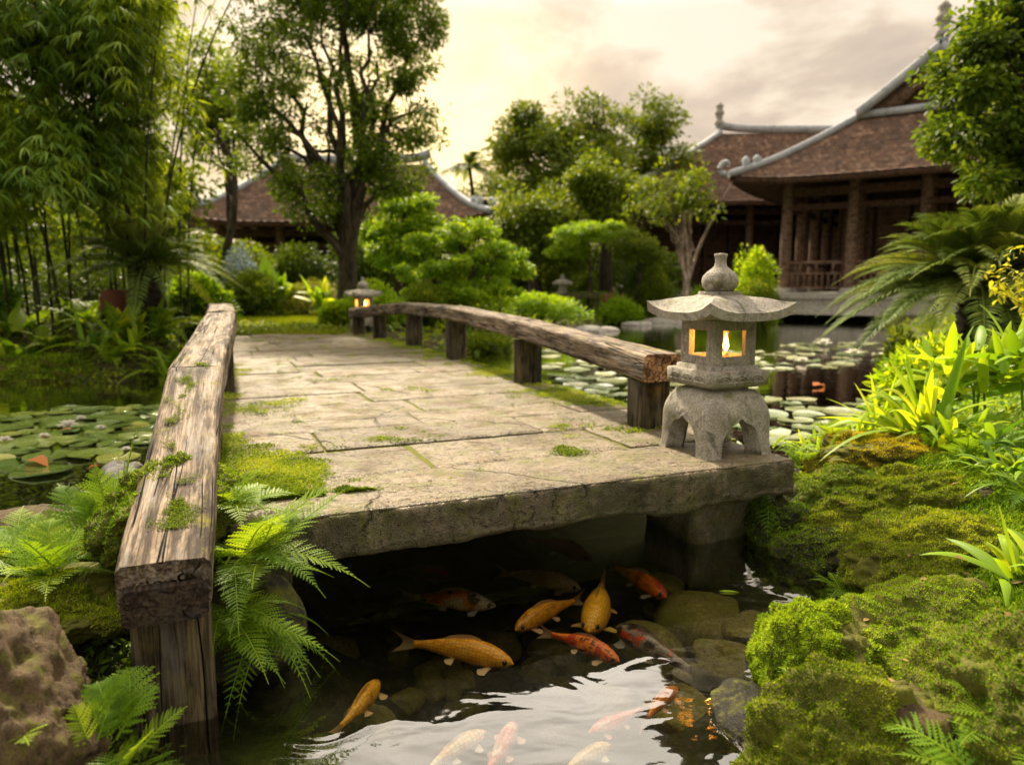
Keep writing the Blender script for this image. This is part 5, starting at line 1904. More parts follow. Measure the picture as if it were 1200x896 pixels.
fern(P3(1140, 905, 1.30), .22, 7, 'low fern at the bottom edge on the right bank', F1, 539, (1.4, 4.4), (.3, .9), (.2, .6), 16, .27, tint=.6)
fern(P3(960, 815, 1.72), .11, 5, 'tiny pale fern on the hanging moss cushion', F1, 540, (1.2, 4.6), (.4, 1.0), (.2, .6), 12, .3, tint=.8)
blades_plant(P3(1110, 545, 3.15), 30, .22, .02, 'grassy tuft between the glowing plant and the small fern', LL, 541, 'grass_tuft', 'plant', (.4, 1.4), (0, 2 * PI), (.3, .9), .01, spread=.05)
blades_plant(P3(1010, 520, 3.5), 40, .20, .014, 'fine bright grassy tuft at the left foot of the glowing plant', LL, 542, 'grass_tuft', 'plant', (.4, 1.4), (0, 2 * PI), (.3, .9), .01, spread=.06)
blades_plant(P3(955, 530, 3.5), 46, .18, .012, 'fine grassy tuft between the lantern and the lily pads', LL, 543, 'grass_tuft', 'plant', (.4, 1.4), (0, 2 * PI), (.3, .9), .01, spread=.06)
fern(P3(1205, 640, 2.5), .28, 11, 'fern arching out from the right edge beside the moss boulder', F1, 544, (1.2, 5), (.5, 1.2), (.3, .7), 20, .24)
# twigs and leaf litter lying on the moss
rng = np.random.default_rng(66)
mb = MB()
n = 260
x, y = rng.uniform(.75, 2.0, n), rng.uniform(1.4, 3.4, n)
k = pond_sd(x, y) > .08
x, y = x[k], y[k]
dg = bpy.context.evaluated_depsgraph_get()
dg.update()
Q = []
for a_, b_ in zip(x, y):
    hit = scene.ray_cast(dg, Vector((a_, b_, 1.0)), Vector((0, 0, -1)))
    if hit[0] and .1 < hit[1].z < .6:
        Q.append((a_, b_, hit[1].z + .003))
Q = np.array(Q)
az = rng.uniform(0, 6.28, len(Q))
D = np.stack([np.cos(az), np.sin(az), rng.normal(0, .2, len(Q))], -1)
Bv = np.stack([-np.sin(az), np.cos(az), rng.normal(0, .3, len(Q))], -1)
D, Bv = unit(D), unit(Bv)
l = rng.uniform(.012, .034, len(Q))
mb.scatter(*LEAF8, Q, D, Bv, np.cross(D, Bv), l, l * rng.uniform(.2, .5, len(Q)), l * .6, rng.random(len(Q)))
obj('leaf_litter', mb, leaf_mat('petal_brown_litter', (.09, .055, .025), (.18, .11, .045), (.32, .22, .09), .15, .7, .2, (1, 1, 1)), label='scattered small brown dead leaves lying on the right bank moss', cat='leaf litter', kind='stuff')
# yellow flowering sprig near the right edge, a small branch
rng = np.random.default_rng(9)
c = at(1225, 350, 4.2)
b0 = np.array([c[0] + .1, c[1], gz(c[0] + .1, c[1])])
root = empty('yellow_shrub', b0, 'thin shrub with yellow leaves reaching in at the right edge before the cycad', 'shrub')
mb, mw = MB(), MB()
for (x1, y1) in [(1155, 320), (1180, 312), (1190, 290), (1175, 345), (1200, 330), (1165, 335), (1210, 300)]:
    tip = at(x1, y1, 4.2 + rng.uniform(-.15, .15))
    t = np.linspace(0, 1, 12)[:, None]
    q = b0 + (tip - b0) * t + np.sin(t * PI) * np.array([.12, 0, .12])
    mw.tube(q, .007 * (1 - .7 * t[:, 0]), 5)
    Q = np.repeat(q[7:], 7, axis=0) + rng.normal(0, .02, (35, 3))
    leaf_cloud(mb, Q, rng.normal(0, 1, (35, 3)), .055, .38, rng, LEAF8, .2)
obj('stem', mw, M['bark'], root)
obj('foliage', mb, M['yellow_leaf'], root)


# ------------------------------------------------------------------ lily pads
def pad_mesh(seed, notch=.22, mat='pad'):
    rg = np.random.default_rng(seed)
    k, m = 40, 6
    a = np.linspace(notch, 2 * PI - notch, k)
    r = np.linspace(0, 1, m)
    edge = 1 + .04 * fbm(np.stack([np.cos(a) * 2, np.sin(a) * 2, a * 0 + seed], -1), seed, 3)
    R = r[:, None] * edge[None]
    z = .012 * R ** 3 * (1 + 1.2 * vnoise(np.stack([np.cos(a) * 1.5, np.sin(a) * 1.5, a * 0 + seed], -1), seed)) + .004
    P = np.stack([R * np.cos(a), R * np.sin(a), z], -1)
    tint = np.broadcast_to((np.abs(np.sin(a * 7)) ** 12)[None] * (1 - r[:, None] * .6), (m, k))
    mb = MB()
    mb.grid(P, tint=tint)
    D = P.copy()
    D[..., 2] -= .012
    mb.grid(D, tint=tint, flip=True)
    mb.grid(np.stack([P[-1], D[-1]]), tint=.3)
    me = mb.mesh('lily_pad')
    me.materials.append(M[mat])
    return me


PADS = [pad_mesh(i, .12 + .1 * (i % 3)) for i in range(6)]
GLARE_PADS = [pad_mesh(i, .12 + .1 * (i % 3), 'glare_pad') for i in range(6)]


def pad(x, y, r, rot, label, group, rng, scale_y=1.0, tilt=.03, kinds=None):
    o = bpy.data.objects.new('lily_pad', (kinds or PADS)[rng.integers(0, 6)])
    COL.objects.link(o)
    o.location = (x, y, WZ + .003 + .004 * rng.random())
    o.rotation_euler = (rng.normal(0, tilt), rng.normal(0, tilt), rot)
    o.scale = (r, r * scale_y, .6 * r / .15 if r > .15 else .6)
    return tag(o, label, 'lily pad', group)


def poisson(cands, radii, gap=.78):
    out = []
    for (x, y), r in zip(cands, radii):
        if all((x - a) ** 2 + (y - b) ** 2 > ((r + q) * gap) ** 2 for a, b, q in out):
            out.append((x, y, r))
    return out


rng = np.random.default_rng(12)
# left pond
n = 2600
pxs, pys = rng.uniform(-30, 182, n), rng.uniform(472, 562, n)
c = np.array([onz(a, b, WZ)[:2] for a, b in zip(pxs, pys)])
ok = (pys < 555 - (pxs < 0) * 0) & ~((pxs > 140) & (pys > 520)) & ~((pxs > 60) & (pys > 540))
ok &= pys > 478 + np.clip(90 - pxs, 0, 90) * .14
c = c[ok]
lefts = poisson(c, rng.uniform(.09, .19, len(c)), .76)
for x, y, r in lefts[:190]:
    pad(x, y, r, rng.uniform(0, 6.28), 'green lily pad in the crowded raft left of the bridge', 'lily pads left of the bridge', rng)
# right pond
n = 4200
pxs = rng.uniform(640, 1040, n)
pys = rng.uniform(402, 522, n)
c = np.array([onz(a, b, WZ)[:2] for a, b in zip(pxs, pys)])
sd = pond_sd(c[:, 0], c[:, 1])
s_ = c @ UV[:2]
dens = fbm(np.stack([pxs / 60, pys / 22, pxs * 0], -1), 77, 3)
ok = (sd < -.15) & (s_ > 2.5)
open_water = (np.abs(pys - 452) < 16) & (pxs > 880) | ((pys < 412) & (pxs < 900)) | ((pxs > 900) & (pys > 425) & (pys < 470) & (dens < .15))
ok &= ~open_water & (dens > -.45)
c = c[ok]
rights = poisson(c, rng.uniform(.10, .22, len(c)), .92)
for x, y, r in rights[:150]:
    pad(x, y, r, rng.uniform(0, 6.28), 'glossy lily pad with painted-in pale sky glare floating right of the bridge', 'lily pads right of the bridge', rng, kinds=GLARE_PADS)


def lily(px, py, label, mat, r=.09, seed=0):
    c = onz(px, py, WZ + .02)
    rg = np.random.default_rng(seed)
    mb = MB()
    for ring, (el, n, l) in enumerate([(.35, 9, 1.0), (.8, 8, .9), (1.2, 6, .7)]):
        a = np.arange(n) / n * 2 * PI + ring * .3
        D = np.stack([np.cos(a) * math.cos(el), np.sin(a) * math.cos(el), np.full(n, math.sin(el))], -1)
        B = np.stack([-np.sin(a), np.cos(a), np.zeros(n)], -1)
        mb.scatter(*LEAF8, np.repeat(c[None], n, 0), D, B, np.cross(D, B), r * l, r * .45, r * .6, rg.random(n))
    obj('water_lily', mb, mat, base=c, label=label, cat='flower')


for i, (px, py, lab, m, r) in enumerate([(964, 404, 'white water lily bloom on the far right pads', 'petal_white', .20), (1000, 415, 'white water lily bloom nearest the cycad', 'petal_white', .16), (940, 424, 'small white lily flower on the middle pads', 'petal_white', .12),
                                         (80, 500, 'faded peach lily bloom on the left pads', 'petal_white', .09), (52, 512, 'tiny cream flower among the left pads', 'petal_white', .05), (95, 491, 'small white flower at the back of the left pads', 'petal_white', .05),
                                         (118, 502, 'small white lily bud left of the railing', 'petal_white', .05), (148, 527, 'white bud on the pads close to the left railing', 'petal_white', .04), (6, 517, 'white bud at the left picture edge on the pads', 'petal_white', .06)]):
    lily(px, py, lab, M[m], r, i)

for i, (px, py, lab) in enumerate([(120, 545, 'orange fallen leaf on the water by the left railing'), (84, 503, 'peach coloured dead leaf curled on the left lily pads'), (50, 513, 'brown fallen leaf on the left lily pads'), (953, 452, 'reddish fallen leaf floating on the right pond'), (30, 540, 'reddish leaf under the left pads')]):
    c = onz(px, py, WZ + .022)
    mb = MB()
    rg = np.random.default_rng(i)
    a = rg.uniform(0, 6.28)
    D = np.array([[math.cos(a), math.sin(a), .1]])
    B = np.array([[-math.sin(a), math.cos(a), .1]])
    l = .085 if i < 3 else .2
    mb.scatter(*LEAF8, c[None], unit(D), unit(B), np.array([[0, 0, 1.0]]), l, l * .6, l, rg.random())
    obj('fallen_leaf', mb, M['orange_leaf'], base=c, label=lab, cat='leaf')
# floating green leaf among the koi
c = onz(855, 692, WZ + .004)
mb = MB()
mb.scatter(*LEAF8, c[None] - np.array([[.04, 0, 0]]), np.array([[1, -.1, 0.0]]), np.array([[.1, 1, 0.0]]), np.array([[0, 0, 1.0]]), .075, .018, .01, .8)
obj('fallen_leaf', mb, M['broad_leaf'], base=c, label='narrow green leaf floating over the submerged stones', cat='leaf')

# pebbles by the left railing at the waterline
rng = np.random.default_rng(8)
for i in range(16):
    px, py = rng.uniform(132, 158), rng.uniform(545, 572)
    c = onz(px, py, WZ)
    rock('pebble', c, (rng.uniform(.05, .09), rng.uniform(.04, .08), .04), 'pale wet pebble in the shallow patch outside the left railing', M['grey_stone'], 600 + i, 'pebble', 'pale pebbles outside the left railing', sub=3)

# ---- stones on the pond bottom
big = [(830, 728, .19, 'largest submerged stone, right of the koi'), (760, 760, .16, 'submerged stone beside the dark patterned koi'), (690, 720, .12, 'submerged stone under the upper gold koi'), (850, 775, .11, 'submerged stone below the largest one'), (890, 690, .15, 'submerged stone near the right bank'),
       (474, 822, .065, 'rounded yellow green stone left of a pair on the pond bottom'), (510, 812, .05, 'smaller rounded stone right of its yellow green neighbour'), (540, 800, .075, 'dark rounded stone under the big gold koi'), (505, 785, .05, 'small round stone below the tail of the big gold koi'),
       (620, 790, .05, 'green tinted stone left of the weed'), (660, 770, .07, 'green weedy stone under the orange spotted koi'), (580, 760, .12, 'broad dark stone under the big gold koi head'), (450, 740, .10, 'dark stone at the shadow edge left of the koi'), (720, 820, .12, 'stone seen through the bright reflection'),
       (800, 840, .13, 'stone beneath the orange koi at the reflection edge'), (430, 850, .10, 'stone below the lone gold koi near the bottom left'), (770, 690, .11, 'stone under the orange koi by the pier'), (880, 740, .10, 'stone at the foot of the right moss bank')]
rng = np.random.default_rng(15)
for i, (px, py, r, lab) in enumerate(big):
    c = onz(px, py, -.36)
    z = gz(c[0], c[1])
    zt = min(max(z, -.42) + r * .35, WZ - .07 - r * .7)
    c = onz(px, py, zt)
    rock('pond_stone', c, (r * rng.uniform(.9, 1.25), r * rng.uniform(.8, 1.1), r * .62), lab, M['pond_stone'], 650 + i, 'stone', 'stones on the pond bottom', sub=4, amp=.2, rz=rng.uniform(0, 3))
for i in range(46):
    px, py = rng.uniform(330, 930), rng.uniform(690, 890)
    c = onz(px, py, -.40)
    z = gz(c[0], c[1])
    if z > -.18:
        continue
    r = rng.uniform(.03, .085)
    rock('pond_stone', (c[0], c[1], z + r * .2), (r * 1.1, r, r * .6), 'small dim stone scattered over the pond bottom', M['pond_stone'], 700 + i, 'stone', 'small stones on the pond bottom', sub=3, amp=.2, rz=rng.uniform(0, 3))

# far garden stones, bench, small lantern, dark urn
for i, (px, py, d, r, lab) in enumerate([(690, 382, 17.5, .5, 'flat pale garden stone by the far bank'), (655, 372, 20, .55, 'flat stepping stone left of the shrub at the far bank'), (770, 376, 22, .6, 'grey waterline stone below the round shrub'), (745, 386, 20.5, .5, 'long low stone at the far waterline'), (800, 385, 21.5, .5, 'waterline stone left of the lantern roof'),
                                         (620, 352, 23, .7, 'long mossy stone left of the ball clipped shrubs'), (710, 392, 18, .35, 'small stone at the water before the light green shrub'), (860, 378, 24.5, .7, 'stone edging right of the lantern finial')]):
    c = at(px, py, d)
    c[2] = max(gz(c[0], c[1]), 0) + .06
    rock('garden_stone', c, (r, r * .6, r * .34), lab, M['grey_stone'], 760 + i, sub=4, amp=.2)
c = at(684, 356, 22)
c[2] = gz(c[0], c[1])
root = empty('stone_bench', c, 'dark stone bench slab at the far side of the pond', 'bench')
mb = MB()
mb.box(c + np.array([0, 0, .55]), (.52, .25, .09))
obj('seat', mb, M['dark_rock'], root, flat=True)
for sx in (-.36, .36):
    mb = MB()
    mb.box(c + np.array([sx, 0, .225]), (.09, .2, .235))
    obj('leg', mb, M['dark_rock'], root, flat=True)
c = at(659, 356, 22.5)
c[2] = gz(c[0], c[1])
root = empty('stone_lantern', c, 'small unlit grey stone lantern at the far bank between ball clipped shrubs', 'lantern')
for nm, pr in [('pedestal', [(.22, 0), (.22, .08), (.12, .14), (.11, .5), (.2, .56), (.2, .62)]), ('light_box', [(.13, .622), (.13, .85)]), ('roof', [(.30, .852), (.31, .89), (.16, .99), (.06, 1.03)]), ('finial', [(.05, 1.032), (.07, 1.08), (.03, 1.14), (.01, 1.16)])]:
    mb = MB()
    sq_loft(mb, pr, 6, 12)
    mb.v = [v + c for v in mb.v]
    obj(nm, mb, M['grey_stone'], root)
c = at(317, 356, 19.5)
c[2] = gz(c[0], c[1])
root = empty('stone_lantern', c, 'squat dark stone lantern with a pale domed cap at the left end of the lawn', 'lantern')
for nm, pr, mt in [('pedestal', [(.26, -.02), (.24, .1), (.18, .2), (.2, .4), (.16, .44)], 'dark_rock'), ('light_box', [(.15, .442), (.15, .62)], 'dark_rock'), ('roof', [(.30, .622), (.33, .66), (.28, .76), (.14, .86), (.03, .89)], 'grey_stone')]:
    mb = MB()
    mb.lathe(c, pr, 20)
    obj(nm, mb, M[mt], root)
# clay pot behind the left fern
c = at(140, 352, 9.7)
c[2] = gz(c[0], c[1])
mb = MB()
mb.lathe(c, [(.16, 0), (.24, .12), (.27, .28), (.2, .42), (.22, .46), (.19, .46), (.16, .40)], 24)
obj('clay_pot', mb, M['clay'], base=c, label='reddish brown clay pot beside the dark cycad trunk', cat='pot')
# pink and yellow flowers at the far bank
for (px, py, lab, m) in [(720, 346, 'pink flowering plant at the far bank right of the bench', 'petal_pink'), (732, 345, 'yellow flowering plant beside the pink one', 'yellow_leaf')]:
    c = at(px, py, 22.3)
    blades_plant((c[0], c[1], gz(c[0], c[1])), 40, .45, .1, lab, M[m], int(px), 'flower_plant', 'plant', (.4, 1.5), (0, 2 * PI), (.1, .4), .35, spread=.1)
# ------------------------------------------------------------------ old timber halls
def sweep(mb, pts, w, h, tint=.5):
    """rectangular bar along a polyline, top at the points + h"""
    pts = np.asarray(pts, float)
    T = unit(np.gradient(pts, axis=0))
    S = unit(np.cross(T, Zup))
    U = np.cross(S, T)
    U = unit(U * .5 + Zup * .5)
    sec = np.array([(-w / 2, -h * .4), (-w / 2, h * .8), (-w * .32, h), (w * .32, h), (w / 2, h * .8), (w / 2, -h * .4)])
    P = pts[:, None] + sec[None, :, :1] * S[:, None] + sec[None, :, 1:] * U[:, None]
    mb.grid(P, closev=True, flip=True, tint=tint)
    mb.fan(P[0])
    mb.fan(P[-1], flip=True)
    return mb


def hall(O, n, L, W, zb, zp, ze, zr, xg, gw, label, seed, upturn=.2, inset=1.5, wall_in=2.9, colsp=2.0, rails=True, colr=.17, finial=True, porch=True):
    O = np.array([O[0], O[1], 0.0])
    n = unit(np.array([n[0], n[1], 0.0]))
    u = np.array([-n[1], n[0], 0.0])
    root = empty('timber_hall', O + n * L / 2 + np.array([0, 0, zb]), label, 'building')
    w2 = W / 2

    def T(x, y, z):
        x, y, z = np.broadcast_arrays(np.asarray(x, float), np.asarray(y, float), np.asarray(z, float))
        return O + x[..., None] * n + y[..., None] * u + z[..., None] * Zup

    def prof(v):
        return ze + (zr - ze) * (.78 * v + .22 * v * v)
    vg = 1 - gw / w2

    def xs(v):
        return xg * np.minimum(v / vg, 1.0)

    def lift(x, y):
        xx = np.minimum(x, L - x)
        d = np.hypot(xx, w2 - np.abs(y))
        return upturn * np.exp(-(d / 1.1) ** 1.3)

    def rows(v0, v1, k):
        vv, off = [], []
        e = np.linspace(v0, v1, k + 1)
        for a, b in zip(e[:-1], e[1:]):
            vv += [a, b - 1e-4]
            off += [.045, .0]
        return np.array(vv), np.array(off)
    mb = MB()
    slope = math.hypot(w2, zr - ze)
    v, off = rows(0, 1, 30)
    for sg in (-1, 1):
        t = np.linspace(0, 1, 90)
        V, Tt = np.meshgrid(v, t, indexing='ij')
        X = xs(V) + (L - 2 * xs(V)) * Tt
        Y = sg * w2 * (1 - V)
        Z = prof(V) + off[:, None] + lift(X, Y)
        Z = Z + .012 * np.sin(X * 2 * PI / .22)
        mb.grid(T(X, Y, Z), tex=np.stack([X, V * slope, V * 0 + sg], -1).reshape(-1, 3), flip=sg > 0)
    v, off = rows(0, vg, max(4, int(30 * vg)))
    for end in (0, 1):
        t = np.linspace(-1, 1, 90)
        V, Tt = np.meshgrid(v, t, indexing='ij')
        Y = Tt * w2 * (1 - V)
        X0 = xs(V)
        X = X0 if end == 0 else L - X0
        Z = prof(V) + off[:, None] + lift(X, Y) + .012 * np.sin(Y * 2 * PI / .22)
        mb.grid(T(X, Y, Z), tex=np.stack([Y + 50, V * slope, V * 0 + 3 + end], -1).reshape(-1, 3), flip=end == 1)
    roof = obj('roof', mb, M['roof_tile'], root)
    # soffit and fascia
    mb = MB()
    per = []
    for k in np.linspace(0, 1, 60):
        per.append((0, -w2 + W * k))
    for k in np.linspace(0, 1, 80)[1:]:
        per.append((L * k, w2))
    for k in np.linspace(0, 1, 60)[1:]:
        per.append((L, w2 - W * k))
    for k in np.linspace(0, 1, 80)[1:-1]:
        per.append((L * (1 - k), -w2))
    per = np.array(per)
    lz = lift(per[:, 0], per[:, 1])
    c0 = np.array([L / 2, 0])
    inn = c0 + (per - c0) * np.array([(L - 1.2) / L, (W - 1.2) / W])
    inn2 = c0 + (per - c0) * np.array([(L - 5) / L, (W - 5) / W])
    ins = c0 + (per - c0) * np.array([(L - .06) / L, (W - .06) / W])
    ring = np.stack([T(ins[:, 0], ins[:, 1], ze + lz + .01), T(ins[:, 0], ins[:, 1], ze - .16 + lz), T(inn[:, 0], inn[:, 1], ze - .10 + lz * .3), T(inn2[:, 0], inn2[:, 1], ze + 1.0)])
    mb.grid(ring, closev=True)
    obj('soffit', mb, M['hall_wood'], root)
    # ridge caps
    mb = MB()
    caps = []
    vv = np.linspace(0, vg, 24)
    for end in (0, 1):
        for sg in (-1, 1):
            X = xs(vv) if end == 0 else L - xs(vv)
            Y = sg * w2 * (1 - vv)
            P = T(X, Y, prof(vv) + lift(X, Y) + .05)
            sweep(mb, P, .22, .15)
            # curled end ornament
            d = unit(P[0] - P[3])
            a = np.linspace(0, 1.6 * PI, 14)
            cen = P[0] + d * .12 + Zup * .32
            rr = .24 * (1 - a / (2.6 * PI))
            cur = cen + np.sin(a)[:, None] * rr[:, None] * d - np.cos(a)[:, None] * rr[:, None] * Zup
            mb.tube(cur, .10 * (1 - .5 * np.linspace(0, 1, 14)), 8)
            for q, hh in ((3, .30), (5, .22)):
                mb.lathe(P[q], [(.10, .15), (.14, .15 + hh * .6), (.03, .15 + hh)], 8)
            if gw > .3:
                v3 = np.linspace(vg, 1, 10)
                xx = np.full(10, xg - .18) if end == 0 else np.full(10, L - xg + .18)
                sweep(mb, T(xx, sg * w2 * (1 - v3), prof(v3) + .08), .30, .20)
    kr = np.linspace(0, 1, 30)
    xx = xg - .25 + (L - 2 * xg + .5) * kr
    sweep(mb, T(xx, 0 * kr, zr + .12 + .25 * (2 * np.abs(kr - .5)) ** 6), .28, .24)
    if gw > .3:
        for end in (0, 1):
            ky = np.linspace(-gw, gw, 6)
            xx = np.full(6, xg - .05) if end == 0 else np.full(6, L - xg + .05)
            sweep(mb, T(xx, ky, prof(vg) + .06), .22, .16)
    rc = obj('ridge', mb, M['ridge_plaster'], root)
    rc.parent = roof
    if finial:
        for x in (xg - .1, L - xg + .1):
            mb = MB()
            mb.lathe(T(x, 0, zr + .4), [(.22, 0), (.24, .12), (.15, .2), (.17, .4), (.24, .52), (.2, .62), (.14, .72), (.2, .84), (.1, .98), (.02, 1.04)], 12)
            f = obj('finial', mb, M['grey_stone'], root)
            f.parent = roof
    if gw > .3:
        for x, sgn in ((xg + .12, -1), (L - xg - .12, 1)):
            mb = MB()
            ky = np.linspace(-gw + .1, gw - .1, 40)
            zt = prof(1 - np.abs(ky) / w2) - .02
            zl = np.full(40, prof(vg) + .05)
            P = np.stack([T(np.full(40, x), ky, zl), T(np.full(40, x), ky, zt)])
            mb.grid(P, flip=sgn < 0, tex=np.stack([np.stack([zl - zl, ky, ky * 0], -1), np.stack([zt - zl, ky, ky * 0], -1)]).reshape(-1, 3))
            obj('gable_board', mb, M['hall_wood'], root)
            # carved bargeboard below the gable ridge
            mb = MB()
            x2 = x + sgn * .2
            drop = .55 + .16 * np.abs(np.sin(ky * 5))
            drop = drop * (1 - .3 * np.abs(ky) / gw)
            zb2 = np.maximum(zt - drop, zl)
            P = np.stack([T(np.full(40, x2), ky, zb2), T(np.full(40, x2), ky, zt), T(np.full(40, x2 - sgn * .06), ky, zt), T(np.full(40, x2 - sgn * .06), ky, zb2)])
            mb.grid(P, closeu=True, flip=sgn < 0)
            obj('bargeboard', mb, M['column_wood'], root)
    # podium
    mb = MB()
    m = inset - .75
    X, Y = n, u
    c = T(L / 2, 0, (zb + zp) / 2)
    mb.box(c, (L / 2 - m, w2 - m, (zp - zb) / 2 - .09), X, Y)
    mb.box(T(L / 2, 0, zp - .09), (L / 2 - m + .07, w2 - m + .07, .09), X, Y)
    mb.box(T(L / 2, 0, zb + .10), (L / 2 - m + .35, w2 - m + .35, .12), X, Y)
    obj('podium', mb, M['grey_stone'], root, flat=True)
    # columns on stone feet
    ys = np.linspace(-w2 + inset, w2 - inset, max(2, int(round((W - 2 * inset) / colsp)) + 1))
    xsn = np.linspace(inset, L - inset, max(2, int(round((L - 2 * inset) / colsp)) + 1))
    pos = [(inset, y) for y in ys] + [(L - inset, y) for y in ys] + [(x, sg * (w2 - inset)) for x in xsn[1:-1] for sg in (-1, 1)]
    if porch:
        pos += [(inset + 1.25, y) for y in ys[1:-1]]
    ztop = ze + .15
    for (x, y) in pos:
        mb = MB()
        k = colr
        mb.lathe(T(x, y, zp), [(k, .16), (k * 1.04, .8), (k * 1.05, 1.5), (k * .95, ztop - zp)], 16)
        co = obj('column', mb, M['column_wood'], root)
        mb = MB()
        mb.lathe(T(x, y, zp), [(k * 1.7, 0), (k * 1.75, .08), (k * 1.3, .158)], 16)
        fo = obj('base', mb, M['grey_stone'], root)
        fo.parent = co
    # tie beams
    mb = MB()
    for y in (-w2 + inset, w2 - inset):
        mb.box(T(L / 2, y, ze - .28), (L / 2 - inset, .09, .13), X, Y)
        mb.box(T(L / 2, y, ze - .75), (L / 2 - inset - .25, .05, .09), X, Y)
    for x in (inset, L - inset):
        mb.box(T(x, 0, ze - .28), (.09, w2 - inset - .1, .13), X, Y)
        mb.box(T(x, 0, ze - .75), (.05, w2 - inset - .1, .09), X, Y)
    obj('beam', mb, M['hall_wood'], root, flat=True)
    # walls of boards behind the veranda
    mb = MB()
    hx, hy = L / 2 - wall_in, w2 - wall_in
    mb.box(T(L / 2, 0, (zp + ze + 1) / 2 + .005), (hx, hy, (ze + 1 - zp) / 2), X, Y)
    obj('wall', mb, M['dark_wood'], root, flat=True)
    # door leaves and posts standing proud of the wall, on the front end and both sides

    def doors(p0, p1, outv, k):
        p0, p1 = np.array(p0), np.array(p1)
        d = (p1 - p0) / k
        D = unit(T(*(p1), 0) - T(*(p0), 0))
        Ov = outv[0] * n + outv[1] * u
        ln = np.linalg.norm(d)
        H0, H1 = zp + .12, ze - .55
        for i in range(k):
            cc = p0 + d * (i + .5)
            ctr = T(cc[0], cc[1], 0) + Ov * .05
            mb = MB()
            zc = (H0 + H1) / 2
            hh = (H1 - H0) / 2
            hw = ln / 2 - .07
            mb.box(ctr + Zup * zc, (hw, .02, hh), D, Ov)
            for sx in (-1, 1):
                mb.box(ctr + D * sx * (hw - .05) + Ov * .035 + Zup * zc, (.05, .014, hh), D, Ov)
            for zz in (H0 + .08, H0 + hh * .62, H0 + hh * 1.15, H1 - .08):
                mb.box(ctr + Ov * .034 + Zup * zz, (hw - .1, .012, .06), D, Ov)
            for q in np.linspace(-.6, .6, 5):
                mb.box(ctr + D * q * (hw - .06) + Ov * .03 + Zup * (H0 + hh * 1.58), (.012, .009, hh * .38), D, Ov)
            obj('door', mb, M['hall_wood'], root, flat=True)
    xw0, xw1, yw = wall_in, L - wall_in, w2 - wall_in
    doors((xw0, -yw), (xw0, yw), (-1, 0), max(3, int(2 * yw / .95)))
    doors((xw0, yw), (xw1, yw), (0, 1), max(3, int((xw1 - xw0) / 1.15)))
    doors((xw0, -yw), (xw1, -yw), (0, -1), max(3, int((xw1 - xw0) / 1.15)))
    # veranda railing between the columns
    if rails:
        segs = []
        for a, b in zip(ys[:-1], ys[1:]):
            segs.append(((inset, a), (inset, b)))
        for a, b in zip(xsn[:-1], xsn[1:]):
            segs.append(((a, w2 - inset), (b, w2 - inset)))
        for (a, b) in segs:
            mb = MB()
            A, B_ = T(a[0], a[1], zp), T(b[0], b[1], zp)
            D = unit(B_ - A)
            N2 = np.cross(Zup, D)
            ln = np.linalg.norm(B_ - A) / 2 - colr
            mid = (A + B_) / 2
            for zz, hh in ((.98, .045), (.62, .03), (.16, .035)):
                mb.box(mid + Zup * zz, (ln, .04, hh), D, N2)
            for q in np.linspace(-.9, .9, 9):
                mb.box(mid + D * q * ln + Zup * .40, (.022, .022, .21), D, N2)
            for q in np.linspace(-.6, .6, 3):
                mb.box(mid + D * q * ln + Zup * .79, (.03, .025, .14), D, N2)
            obj('veranda_railing', mb, M['column_wood'], root, flat=True)
    return root


hall((11.5, 20.9), (.57, .82), 15, 11, .30, .95, 4.44, 8.15, 2.5, 2.2, 'old timber hall at the right with brown tiled roof, grey gable and railed veranda', 1)
hall((3.6, 36), (1, 0), 22, 9.4, .45, .95, 4.7, 8.4, 6.4, .02, 'second tiled hall behind the bare branched tree, its long ridge ending in a small finial', 2, .4, colsp=2.6, rails=False, porch=False)
hall((-12.0, 30), (1, 0), 11.2, 7.6, .45, .8, 3.4, 6.0, 2.7, .02, 'low tiled pavilion at the left, half hidden behind the big tree', 3, .32, inset=1.2, wall_in=2.2, colsp=2.4, rails=False, finial=False, porch=False)
